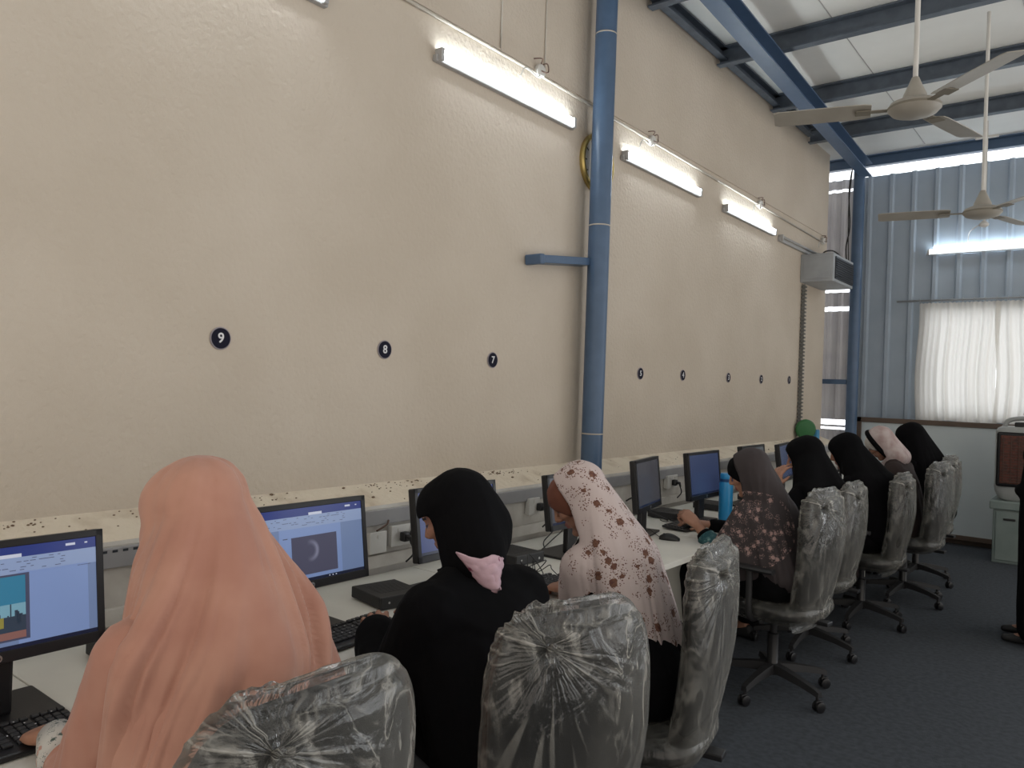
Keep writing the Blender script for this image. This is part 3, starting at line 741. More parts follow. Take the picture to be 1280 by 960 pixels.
# mice
def mouse():
    t = thing('computer_mouse', '', 'mouse')
    bm = B(); rings = []
    for k in range(9):
        a = k / 8; x = -.055 + .11 * a; w = .032 * math.sin(PI * (.08 + .84 * a)) ** .5; h = .036 * math.sin(PI * (.07 + .86 * (1 - a) ** 1.1 * .95)) ** .7
        rings.append([(x, w * math.cos(q), max(0, h * math.sin(q))) for q in [PI * i / 8 for i in range(9)]] + [(x, 0, 0)])
    loft(bm, rings); obj('shell', bm, 'black', t, True)
    bm = B(); lathe(bm, [(.007, -.004), (.007, .004)], 12, (-.03, 0, .026), 'y'); obj('wheel', bm, 'blackmatt', t)
    bm = B(); tube(bm, smooth_path([(-.055, 0, .01), (-.09, .01, .03), (-.12, .05, .035), (-.16, .03, .006), (-.2, .06, .005)]), .002, 6); obj('cord', bm, 'cable', t, True)
    return t
MS = mouse(); grp = 'black computer mice'
for i, (x, y, rz, lab) in enumerate(((-1.90, 3.84, R(20), 'black mouse on the bare desk right of the floral scarf'), (-1.80, 2.72, R(10), 'black mouse beside the clasped hands'))):
    if i == 0: MS.location = (x, y, DZ); MS.rotation_euler = (0, 0, rz); MS['label'] = lab; MS['group'] = grp
    else: dup(MS, (x, y, DZ), rz, lab, grp)
# loose cords
def cord(pts, r, lab): 
    bm = B(); tube(bm, smooth_path(pts), r, 6); return tag(obj('cord', bm, 'cable', smooth=True), lab, 'cord')
cord([(-2.05, .92, .755), (-1.95, .90, .756), (-1.85, .93, .756), (-1.74, .98, .756)], .003, 'thin black cord lying beside the near monitor base')
cord([(-1.98, 1.60, .763), (-1.93, 1.56, .757), (-1.90, 1.50, .756)], .003, 'black cord over the stand of the crescent picture monitor')
cord([(-2.0, 2.16, .756), (-1.95, 2.14, .775), (-1.93, 2.2, .775), (-1.96, 2.24, .756), (-2.0, 2.22, .756)], .002, 'thin coiled cord in front of the first desktop computer')
for k in range(5):
    p = [(-1.95 + random.uniform(-.06, .06), 2.62 + random.uniform(-.1, .1), .756 + (.05 if j in (1, 3) else .0) * random.random() * 1.6) for j in range(6)]
    cord(p, .0022, ['upper loop of tangled black cord near the clasped hands', 'tangled black cord beside the keyboard of the floral scarf woman', 'tangled black cord behind the mouse near the clasped hands', 'looping cord in front of the second desktop computer', 'lowest loop of the cord tangle by the clasped hands'][k])

# sockets
def plug(t, y, z, down=.12, bend=0):
    bm = B(); box(bm, .0, .035, y - .018, y + .018, z - .02, z + .022, .008); tube(bm, [(.02, y, z), (.05, y, z - .005), (.055, y, z - .025)], [.012, .010, .006], 10); o = obj('plug', bm, 'black', t, 'auto')
    bm = B(); tube(bm, smooth_path([(.052, y, z - .02), (.058, y + bend * .3, z - down * .5), (.05, y + bend, z - down)]), .004, 6); obj('plug_cord', bm, 'cable', o, True)
def socket(y, z, wide, lab, plugs):
    t = thing('wall_socket', lab, 'socket', (XL + .002, y, z), 0, 'white wall sockets under the ledge')
    bm = B(); box(bm, 0, .022, -wide/2, wide/2, -.043, .043, .005); obj('back_box', bm, 'whiteplastic', t)
    bm = B(); box(bm, .022, .032, -wide/2 - .002, wide/2 + .002, -.045, .045, .003); obj('face_plate', bm, 'whiteplastic', t)
    nsw = 2 if wide > .1 else 1
    bm = B()
    for k in range(nsw): box(bm, .032, .036, (k - (nsw - 1) / 2) * .07 - .008, (k - (nsw - 1) / 2) * .07 + .008, .018, .034, .001)
    obj('rocker', bm, 'whiteplastic', t)
    for yy in plugs:
        q = thing_part = bpy.data.objects.new('plug_anchor', None)
        bpy.data.objects.remove(q)
        plug_t = t
        bm = B(); box(bm, .032, .066, yy - .018, yy + .018, -.025, .017, .008)
        tube(bm, [(.05, yy, 0), (.085, yy, -.005), (.092, yy, -.03)], [.012, .010, .006], 10); o = obj('plug', bm, 'black', t, 'auto')
        bm = B(); tube(bm, smooth_path([(.09, yy, -.028), (.095, yy + .01, -.07), (.08, yy - .02, -.105)]), .004, 6); obj('plug_cord', bm, 'cable', o, True)
    return t
socket(2.195, .885, .09, 'square white wall box without plug right of the crescent picture screen', [])
socket(2.345, .90, .15, 'white double socket with two black plugs next to the black headscarf', [-.015, .045])
socket(3.29, .925, .09, 'white socket with a black plug in front of the floral scarf woman face', [.03])
socket(4.9, .93, .15, 'white socket behind the navy screen', [.0])
bm = B(); tube(bm, smooth_path([(XL + .012, 2.2, .93), (XL + .03, 2.24, .955), (XL + .02, 2.26, .97)]), .004, 6); tag(obj('cord', bm, 'browncable', smooth=True), 'short brown wire above the square white wall box', 'cord')
cord([(-2.36, 3.40, .86), (-2.34, 3.36, .80), (-2.32, 3.25, .758), (-2.2, 3.1, .756)], .003, 'black cord dropping from the socket by the floral scarf woman')
cord([(-2.38, 4.2, .87), (-2.3, 4.16, .90), (-2.22, 4.16, .84), (-2.12, 4.22, .79), (-2.15, 4.3, .76)], .005, 'black cord looping behind the navy screen monitor')
cord([(-2.36, 3.5, .88), (-2.34, 3.46, .80), (-2.3, 3.3, .765), (-2.2, 3.05, .756)], .003, 'second black cord trailing on the desk behind the floral scarf woman')

# bottle
bt = thing('water_bottle', 'tall blue water bottle with navy cap band standing on the desk', 'bottle', (-1.93, 4.665, DZ))
bm = B(); lathe(bm, [(.034, 0), (.040, .006), (.043, .03), (.043, .235), (.038, .25), (.001, .252)], 28); obj('body', bm, 'bottle', bt, 'auto')
bm = B(); lathe(bm, [(.040, .25), (.040, .268), (.001, .27)], 28); obj('cap_band', bm, 'bottlecap', bt, 'auto')
bm = B(); lathe(bm, [(.038, .268), (.039, .274), (.039, .295), (.034, .302), (.001, .303)], 28); obj('lid', bm, 'bottle', bt, 'auto')
bm = B(); tube(bm, smooth_path([(.0, .038, .285), (.0, .052, .290), (.0, .054, .270), (0, .041, .262)]), .006, 8); obj('carry_loop', bm, 'bottlecap', bt, True)

# things on the far desk and corner
g = thing('desk_fan', 'green round plastic fan in the far corner on the desk', 'fan', (-2.545, 8.18, 1.075), R(35))
bm = B(); lathe(bm, [(.02, -.03), (.09, -.02), (.105, .0), (.09, .04), (.03, .06), (.001, .062)], 24, (0, 0, .13), 'y'); obj('shell', bm, 'green', g, 'auto')
bm = B(); box(bm, -.06, .06, -.05, .05, .0, .02, .006); box(bm, -.012, .012, -.012, .012, .015, .06); obj('base', bm, 'black', g)
bx = B(); box(bx, -2.56, -2.475, 8.34, 8.43, 1.082, 1.20, .01); 
tag(obj('blue_canister', bx, 'skyblue'), 'sky blue upright container beside the green fan', 'container')
# papers and boxes on far desk
t = thing('paper_stack', 'untidy stack of papers and small boxes on the far desk between the heads', 'papers', (-2.05, 7.25, DZ))
rr = random.Random(11)
for k in range(7):
    bm = B(); a = rr.uniform(-.6, .6); box(bm, -.09, .09, -.06, .06, k * .022, k * .022 + .018, .001, M=Matrix.Rotation(a, 4, 'Z')); obj('paper_sheet' if k % 2 else 'small_box', bm, 'paper' if k % 2 else 'blackmatt', t)
# ------------------------------------------------------------------ ceiling fans
def ceiling_fan(rot):
    t = thing('ceiling_fan', '', 'fan')
    bm = B(); lathe(bm, [(.012, .10), (.012, 1.38)], 12); obj('down_rod', bm, 'whiteplastic', t, 'auto')
    bm = B(); lathe(bm, [(.001, .17), (.016, .165), (.03, .13), (.052, .08), (.056, .055), (.05, .05)], 28); obj('canopy', bm, 'fan', t, 'auto')
    bm = B(); lathe(bm, [(.05, .06), (.075, .055), (.108, .04), (.118, .022), (.118, .012), (.10, -.008), (.06, -.022), (.001, -.027)], 36); mo = obj('motor', bm, 'fan', t, 'auto')
    bm = B(); lathe(bm, [(.1185, .012), (.1195, .015), (.1195, .020), (.1185, .023)], 36); obj('trim_band', bm, 'fanbrass', mo, 'auto')
    for k in range(3):
        a = rot + k * 2 * PI / 3
        Mx = Matrix.Rotation(a, 4, 'Z')
        bm = B(); rings = []
        for s, hw in ((.19, .055), (.22, .064), (.45, .068), (.62, .066), (.64, .055)):
            th = R(12)
            rings.append([(s, -hw * math.cos(th), -hw * math.sin(th) + .02), (s, hw * math.cos(th), hw * math.sin(th) + .02), (s, hw * math.cos(th), hw * math.sin(th) + .024), (s, -hw * math.cos(th), -hw * math.sin(th) + .024)])
        loft(bm, rings); bmesh.ops.transform(bm, matrix=Mx, verts=bm.verts[:]); bl = obj('blade', bm, 'fan', t)
        bm = B(); box(bm, .09, .26, -.018, .018, .014, .019, .002); box(bm, .19, .26, -.035, .035, .012, .017, .002)
        bmesh.ops.transform(bm, matrix=Mx, verts=bm.verts[:]); obj('blade_bracket', bm, 'fanbrass', bl)
    return t
FN = ceiling_fan(R(76)); FN.location = (-.81, 4.08, 2.95); FN['label'] = 'nearer cream ceiling fan with three blades'; FN['group'] = 'ceiling fans'
dup(FN, (-.76, 6.05, 2.83), R(-4), 'farther cream ceiling fan hanging before the corrugated wall', 'ceiling fans')
bm = B(); lathe(bm, [(.011, 3.31), (.011, ZR + .06)], 10, (-1.10, 8.9, 0)); box(bm, -1.2, -1.0, 8.88, 8.92, 4.19, 4.21)
hp = tag(obj('hanging_pipe', bm, 'whiteplastic', smooth='auto'), 'thin white pipe hanging from the roof near the far wall', 'pipe')
bm = B(); lathe(bm, [(.02, 3.30), (.04, 3.31), (.045, 3.33), (.02, 3.36)], 18, (-1.10, 8.9, 0)); obj('socket_rose', bm, 'whiteplastic', hp, 'auto')
bm = B(); tube(bm, smooth_path([(-1.13, 8.9, 3.33), (-1.2, 8.95, 3.30), (-1.27, 9.2, 3.30), (-1.33, 9.6, 3.24)]), .005, 6); obj('lamp_wire', bm, 'whiteplastic', hp, True)

# ------------------------------------------------------------------ drawer cabinet and air cooler
cb = thing('drawer_cabinet', 'grey-green plastic drawer cabinet on the floor under the air cooler', 'cabinet', (-.67, 9.02, 0))
bm = B(); box(bm, -.26, .26, -.21, .21, 0, .52, .01); obj('body', bm, 'cabgreen', cb)
bm = B(); box(bm, -.29, .29, -.235, .235, .52, .605, .012); obj('lid', bm, 'cabgreen', cb)
for k, (a, b) in enumerate(((-.235, -.008), (.008, .235))):
    bm = B(); box(bm, a, b, -.222, -.208, .03, .50, .006); d = obj('door', bm, 'cabgreen', cb)
    bm = B(); box(bm, (a + b) / 2 - .05, (a + b) / 2 + .05, -.235, -.22, .42, .44, .004); obj('handle', bm, 'blackmatt', d)
ac = thing('air_cooler', 'grey air cooler with dark red grille standing on the drawer cabinet', 'cooler', (-.67, 9.0, .606))
bm = B(); rings = []
for z, w, d_ in ((0, .20, .15), (.02, .235, .17), (.09, .265, .185), (.13, .27, .19), (.66, .27, .19), (.70, .255, .18), (.72, .22, .16)):
    rings.append([(w * (1 if abs(math.cos(q)) > .3 else 1) * math.copysign(abs(math.cos(q)) ** .35, math.cos(q)), d_ * math.copysign(abs(math.sin(q)) ** .35, math.sin(q)), z) for q in [2 * PI * i / 40 for i in range(40)]])
loft(bm, rings); obj('housing', bm, 'coolgrey', ac, 'auto')
bm = B(); box(bm, -.245, .245, -.205, -.185, .14, .665, .02); fr = obj('grille_frame', bm, 'black', ac)
bm = B(); box(bm, -.215, .215, -.212, -.2, .17, .635, .01); gr = obj('grille', bm, 'coolred', fr)
bm = B()
for k in range(16): box(bm, -.21, .21, -.222, -.212, .182 + k * .028, .188 + k * .028)
for k in range(7): box(bm, -.19 + k * .063, -.185 + k * .063, -.224, -.216, .175, .63)
obj('grille_bars', bm, 'shoe', gr)
bm = B(); tube(bm, smooth_path([(-.2, -.1, .70), (-.17, -.1, .77), (-.08, -.1, .80), (.08, -.1, .80), (.17, -.1, .77), (.2, -.1, .70)]), .022, 10); obj('top_handle', bm, 'coolgrey', ac, True)
bm = B(); box(bm, -.11, .14, -.16, .08, .715, .765, .012); obj('control_panel', bm, 'black', ac)
bm = B(); box(bm, -.04, .05, -.198, -.186, .06, .09, .003); obj('green_label', bm, 'green', ac)

# ------------------------------------------------------------------ office chairs in plastic wrap (local +X is the way the sitter faces)
def back_outline(z, top, bot, w):
    t = (z - bot) / (top - bot)
    if t > .74: k = math.sqrt(max(0, 1 - ((t - .74) / .26) ** 2.3)); return w * (.44 + .56 * k) if t < 1 else w * .42
    return w * (.74 + .26 * math.sin(min(1, t / .6) * PI / 2))
def back_rings(top, bot, w, th, n=44, levels=40, push=0):
    rings = []
    for j in range(levels + 1):
        s = j / levels
        t = .5 - .5 * math.cos(PI * s)
        z = bot + (top - bot) * t
        hw = back_outline(z, top, bot, w); ht = th * (1 if .06 < t < .94 else .55 if .02 < t < .98 else .18)
        if t < .03: hw *= .85
        xo = -.205 - .05 * ((z - .5) / .6) - .03 * math.sin((z - .45) / .65 * PI)
        ring = []
        for i in range(n):
            a = 2 * PI * i / n; c, s_ = math.cos(a), math.sin(a)
            y = hw * math.copysign(abs(s_) ** .6, s_); x = ht * math.copysign(abs(c) ** .75, c)
            ring.append((xo + x + .10 * y * y / .05 * .22, y, z))
        rings.append(ring)
    return rings
def cover_mesh(rings, amp, seed, knot=Vector((-.285, .10, 1.015))):
    bm = B(); loft(bm, rings)
    bmesh.ops.recalc_face_normals(bm, faces=bm.faces[:]); bm.normal_update()
    off = {}
    for v in bm.verts:
        d = (v.co - knot); L = d.length
        ray = noise.noise(d.normalized() * 6 + Vector((seed, 0, 0))) if L > 1e-4 else 0
        q = Vector((v.co.x * 6, v.co.y * 6, v.co.z * 3 + seed))
        rn = 1 - abs(noise.noise(q)) * 3
        k = amp * (.7 * rn + .2 * noise.noise(v.co * 18)) + ray * .016 * math.exp(-(L / .16) ** 2)
        if L < .05: k -= .012 * (1 - L / .05)
        off[v] = v.normal * k
    for v, o in off.items(): v.co += o
    return bm
def office_chair(seed=0, tail=.40, w=.235):
    t = thing('office_chair', '', 'chair')
    for k in range(5):
        a = 2 * PI * k / 5 + .35; M = Matrix.Rotation(a, 4, 'Z')
        bm = B(); rings = []
        for s, z, hw, hh in ((.02, .125, .030, .022), (.10, .12, .026, .020), (.20, .108, .021, .016), (.285, .092, .018, .014), (.31, .084, .016, .012)):
            rings.append([(s, -hw, z - hh), (s, hw, z - hh), (s, hw * .75, z + hh), (s, -hw * .75, z + hh)])
        loft(bm, rings); lathe(bm, [(.008, .05), (.008, .085)], 10, (.295, 0, 0)); bmesh.ops.transform(bm, matrix=M, verts=bm.verts[:]); arm = obj('base_arm', bm, 'blackmatt', t)
        bm = B(); Mc = M @ Matrix.Translation((.305, 0, 0)) @ Matrix.Rotation(a * 3.1 + k, 4, 'Z')
        for yy in (-.02, .008): lathe(bm, [(.020, 0), (.027, .003), (.027, .011), (.020, .014)], 18, (0, yy, .0275), 'y')
        box(bm, -.022, .022, -.008, .008, .025, .058, .004); bmesh.ops.transform(bm, matrix=Mc, verts=bm.verts[:]); obj('caster', bm, 'black', arm, 'auto')
    bm = B(); lathe(bm, [(.035, .09), (.035, .13), (.028, .14), (.028, .30), (.018, .305), (.018, .42)], 20); obj('gas_column', bm, 'black', t, 'auto')
    bm = B(); box(bm, -.12, .12, -.09, .09, .405, .43, .006); box(bm, -.30, -.10, -.03, .03, .41, .43, .004); obj('seat_plate', bm, 'black', t)
    bm = B(); rings = []
    for z, q in ((.43, .86), (.437, .96), (.46, 1.0), (.485, .98), (.498, .88), (.502, .6)):
        rings.append([(.245 * q * math.copysign(abs(math.cos(a)) ** .6, math.cos(a)), .245 * q * math.copysign(abs(math.sin(a)) ** .6, math.sin(a)), z) for a in [2 * PI * i / 36 for i in range(36)]])
    loft(bm, rings); obj('seat', bm, 'fabric', t, True)
    bm = B(); rings = []
    for z, q in ((.395, .55), (.405, .80), (.425, .96), (.46, 1.04), (.495, 1.02), (.51, .90), (.515, .6)):
        rings.append([(.252 * q * math.copysign(abs(math.cos(a)) ** .6, math.cos(a)), .252 * q * math.copysign(abs(math.sin(a)) ** .6, math.sin(a)), z) for a in [2 * PI * i / 60 for i in range(60)]])
    bm = cover_mesh([[Vector(p) for p in r] for r in rings], .004, seed + 3); obj('seat_wrap', bm, 'plastic', t, True)
    bm = B(); tube(bm, smooth_path([(-.20, 0, .425), (-.225, 0, .43), (-.235, 0, .46), (-.24, 0, .55), (-.245, 0, .62)]), .016, 10); obj('back_bracket', bm, 'black', t, True)
    bm = B(); loft(bm, back_rings(1.075, .50, w - .012, .030, 36, 28)); obj('backrest', bm, 'fabric', t, True)
    bm = cover_mesh([[Vector(p) for p in r] for r in back_rings(1.098, tail, w, .047, 80, 70)], .006, seed); obj('backrest_wrap', bm, 'plastic', t, True)
    bm = B()
    for k in range(5):
        a = k * 1.3; tube(bm, smooth_path([(-.295, .10, 1.015), (-.312, .10 + .012 * math.cos(a), 1.015 + .012 * math.sin(a)), (-.318, .10 + .022 * math.cos(a), 1.010 + .02 * math.sin(a))]), [.007] * 12 + [.004], 7)
    obj('wrap_knot', bm, 'plastic', t, True)
    for s in (-1, 1):
        bm = B(); rings = []
        for x in (-.13, -.11, 0, .10, .13):
            hw = .024 if abs(x) > .12 else .034
            rings.append([(x, s * .275 + hw * math.cos(a), .685 + .014 * math.sin(a)) for a in [2 * PI * i / 14 for i in range(14)]])
        loft(bm, rings); ar = obj('armrest', bm, 'blackmatt', t, 'auto')
        bm = B(); tube(bm, smooth_path([(.0, s * .10, .42), (0, s * .22, .42), (0, s * .268, .46), (0, s * .272, .60), (0, s * .274, .68)]), .017, 8); obj('arm_support', bm, 'blackmatt', ar, True)
    return t
CH = [office_chair(0.0), office_chair(4.2, .37, .225)]
chairs = [(-1.25, .78, R(180), 'chair in clear wrap nearest the camera, behind the peach scarf'), (-1.17, 1.52, R(161), 'wrapped chair with a tied knot behind the woman in the black robe'),
          (-1.24, 2.29, R(190), 'wrapped chair seen edge-on behind the floral scarf woman'), (-1.40, 4.08, R(172), 'wrapped chair behind the woman with flowers on her dark scarf'),
          (-1.48, 4.90, R(180), 'wrapped chair behind the woman resting her face on her hand'), (-1.38, 5.78, R(176), 'wrapped chair behind the bowed woman in plain black, fourth from the far end'),
          (-1.28, 6.62, R(170), 'wrapped chair behind the woman with the pink scarf'), (-1.34, 7.42, R(172), 'farthest wrapped chair, at the end of the row before the whiteboard')]
for i, (x, y, rz, lab) in enumerate(chairs):
    src = CH[i % 2]; grp = 'office chairs in clear plastic wrap'
    if i < 2: src.location = (x, y, 0); src.rotation_euler = (0, 0, rz); src['label'] = lab; src['group'] = grp
    else:
        d = dup(src, (x, y, 0), rz, lab, grp)
        if i in (4, 5): d.scale = (1, 1, .965)

# ------------------------------------------------------------------ people
def fib(n):
    g = PI * (3 - math.sqrt(5)); out = []
    for i in range(n):
        z = 1 - 2 * (i + .5) / n; r = math.sqrt(1 - z * z); out.append(Vector((r * math.cos(g * i), r * math.sin(g * i), z)))
    return out
FIB = {n: fib(n) for n in (24, 40, 90)}
def hull_into(me_bm, sph, n=40):
    bm = B()
    for c, r in sph:
        c = Vector(c)
        for d in FIB[n]: bm.verts.new(c + (d * r if not isinstance(r, tuple) else Vector((d.x * r[0], d.y * r[1], d.z * r[2]))))
    res = bmesh.ops.convex_hull(bm, input=bm.verts[:], use_existing_faces=False)
    dead = [v for v in bm.verts if not v.link_faces]
    bmesh.ops.delete(bm, geom=dead, context='VERTS')
    bmesh.ops.recalc_face_normals(bm, faces=bm.faces[:])
    me = bpy.data.meshes.new('tmp'); bm.to_mesh(me); bm.free(); me_bm.from_mesh(me); bpy.data.meshes.remove(me)
def fuse(hulls, voxel, smooth=4, n=40):
    bm = B()
    for h in hulls: hull_into(bm, h, n)
    me = bpy.data.meshes.new('tmp'); bm.to_mesh(me); bm.free()
    o = bpy.data.objects.new('tmp', me); COL.objects.link(o)
    m = o.modifiers.new('r', 'REMESH'); m.mode = 'VOXEL'; m.voxel_size = voxel
    s = o.modifiers.new('s', 'SMOOTH'); s.factor = .5; s.iterations = smooth
    dg = bpy.context.evaluated_depsgraph_get(); dg.update()
    out = bpy.data.meshes.new_from_object(o.evaluated_get(dg))
    bpy.data.objects.remove(o); bpy.data.meshes.remove(me)
    b2 = B(); b2.from_mesh(out); bpy.data.meshes.remove(out)
    b2.normal_update()
    return b2
def folds(bm, axis, amp, freq, twist=0, z0=1.2, grow=.3, seed=0, fine=.3, slow=1.6, tip=(0, 0)):
    """drape folds running down the cloth: they keep their bearing around a vertical axis and deepen below z0"""
    ax = Vector(axis); mv = []
    for v in bm.verts:
        dz = z0 - v.co.z
        c = ax + Vector((tip[0], tip[1], 0)) * max(0, dz)
        th = math.atan2(v.co.y - c.y, v.co.x - c.x) + twist * dz
        rr = math.hypot(v.co.y - c.y, v.co.x - c.x)
        k = min(1, max(.12, dz / grow)) * min(1, rr / .06)
        u = Vector((math.cos(th) * freq, math.sin(th) * freq, dz * slow + seed * 3.3))
        a = noise.noise(u); b = noise.noise(u * 2.2 + Vector((5, 5, 5)))
        ridge = 1.6 * a - .5 * math.exp(-(a / .09) ** 2) + fine * (1.4 * b - .5 * math.exp(-(b / .1) ** 2))
        mv.append((v, v.normal * (amp * k * ridge)))
    for v, o in mv: v.co += o
def solidify(bm, th):
    """give an open sheet a thickness: an inner copy, joined to it along the rims"""
    bm.normal_update()
    vs = bm.verts[:]; fs = bm.faces[:]
    inner = {v: bm.verts.new(v.co - v.normal * th) for v in vs}
    rim = [(e.verts[0], e.verts[1], e.link_faces[0]) for e in bm.edges if len(e.link_faces) == 1]
    for f in fs:
        g = bm.faces.new([inner[v] for v in reversed(f.verts)]); g.material_index = f.material_index
    for a, b, f in rim:
        try: bm.faces.new((a, b, inner[b], inner[a]))
        except ValueError: pass
def relax_boundary(bm, it=6):
    bv = [v for v in bm.verts if v.is_boundary]
    for _ in range(it):
        new = {}
        for v in bv:
            nb = [e.other_vert(v) for e in v.link_edges if e.is_boundary]
            if len(nb) == 2: new[v] = v.co * .4 + (nb[0].co + nb[1].co) * .3
        for v, c in new.items(): v.co = c

def hand_hulls(M, side, curl, spread=1.0, thumb=0.6):
    """hand along +X, palm towards -Z; side +1: the thumb is on +Y. returns list of hulls"""
    H = []
    P = lambda x, y, z: M @ Vector((x, y, z))
    H.append([(P(0, -.014, 0), .019), (P(0, .014, 0), .019), (P(.045, .032 * side, -.004), .015), (P(.045, -.03 * side, -.002), .014), (P(.088, .030 * side, 0), .0115), (P(.088, .010 * side, .002), .0115), (P(.084, -.011 * side, .001), .011), (P(.076, -.030 * side, -.001), .0105)])
    for k, (x, y, L, r) in enumerate(((.088, .031, (.042, .025, .020), .0092), (.092, .0105, (.046, .029, .021), .0095), (.087, -.010, (.043, .027, .020), .0090), (.078, -.030, (.034, .020, .018), .0080))):
        ang = 0; p = Vector((x, y * side, 0)); yd = (y / .09) * .35 * side * spread
        pts = [p.copy()]
        for q, l_ in enumerate(L):
            ang += curl * (.75, 1.1, .7)[q] * (1 + .08 * k)
            p = p + Vector((math.cos(ang) * math.cos(yd), math.sin(yd) * math.cos(ang) , -math.sin(ang))) * l_; pts.append(p.copy())
        rr = [r, r * .97, r * .9, r * .78]
        for a in range(3): H.append([(M @ pts[a], rr[a]), (M @ pts[a + 1], rr[a + 1])])
    a = Vector((.018, .020 * side, -.006)); b = Vector((.045, .046 * side, -.014 - .01 * thumb)); c = Vector((.072, .056 * side, -.018 - .02 * thumb)); d = Vector((.094, .054 * side, -.022 - .034 * thumb))
    H.append([(M @ a, .017), (M @ b, .0125)]); H.append([(M @ b, .0125), (M @ c, .0102)]); H.append([(M @ c, .0102), (M @ d, .0085)])
    return H
def frame(o, fwd, up):
    x = Vector(fwd).normalized(); z = Vector(up); z = (z - x * z.dot(x)).normalized(); y = z.cross(x)
    M = Matrix.Identity(4)
    for i in range(3): M[i][0] = x[i]; M[i][1] = y[i]; M[i][2] = z[i]; M[i][3] = o[i]
    return M
def head_hulls(Hm):
    P = lambda x, y, z: Hm @ Vector((x, y, z))
    H = [[(P(-.028, 0, .030), .082), (P(.022, 0, .034), .072), (P(-.02, 0, -.01), .074)],
         [(P(.030, 0, .012), .060), (P(.026, .0, -.045), .048), (P(.058, 0, -.092), .021), (P(-.005, .042, -.06), .022), (P(-.005, -.042, -.06), .022), (P(.05, .022, -.055), .028), (P(.05, -.022, -.055), .028)],
         [(P(.074, -.03, .034), .016), (P(.074, .03, .034), .016), (P(.084, 0, .036), .014)],
         [(P(.090, 0, .022), .0075), (P(.110, 0, -.016), .0095)], [(P(.104, 0, -.018), .010), (P(.094, .010, -.022), .008), (P(.094, -.010, -.022), .008)],
         [(P(.060, .036, -.012), .026), (P(.040, .048, -.008), .022)], [(P(.060, -.036, -.012), .026), (P(.040, -.048, -.008), .022)],
         [(P(.091, 0, -.046), .0075), (P(.082, .018, -.048), .006), (P(.082, -.018, -.048), .006)],
         [(P(.088, 0, -.058), .0080), (P(.080, .015, -.057), .006), (P(.080, -.015, -.057), .006)],
         [(P(.078, 0, -.088), .016), (P(.066, 0, -.092), .018)],
         [(P(.074, .031, .010), .013)], [(P(.074, -.031, .010), .013)],
         [(P(-.004, .076, .006), (.014, .008, .026)), (P(-.008, .078, -.005), (.012, .007, .022))], [(P(-.004, -.076, .006), (.014, .008, .026)), (P(-.008, -.078, -.005), (.012, .007, .022))]]
    return H
def ik(Sh, Wr, l1, l2, pole):
    d = Wr - Sh; L = min(d.length, (l1 + l2) * .995); u = d.normalized(); W2 = Sh + u * L
    a = (l1 * l1 - l2 * l2 + L * L) / (2 * L); h = math.sqrt(max(0, l1 * l1 - a * a))
    p = Vector(pole); p = (p - u * p.dot(u)).normalized()
    return Sh + u * a + p * h, W2

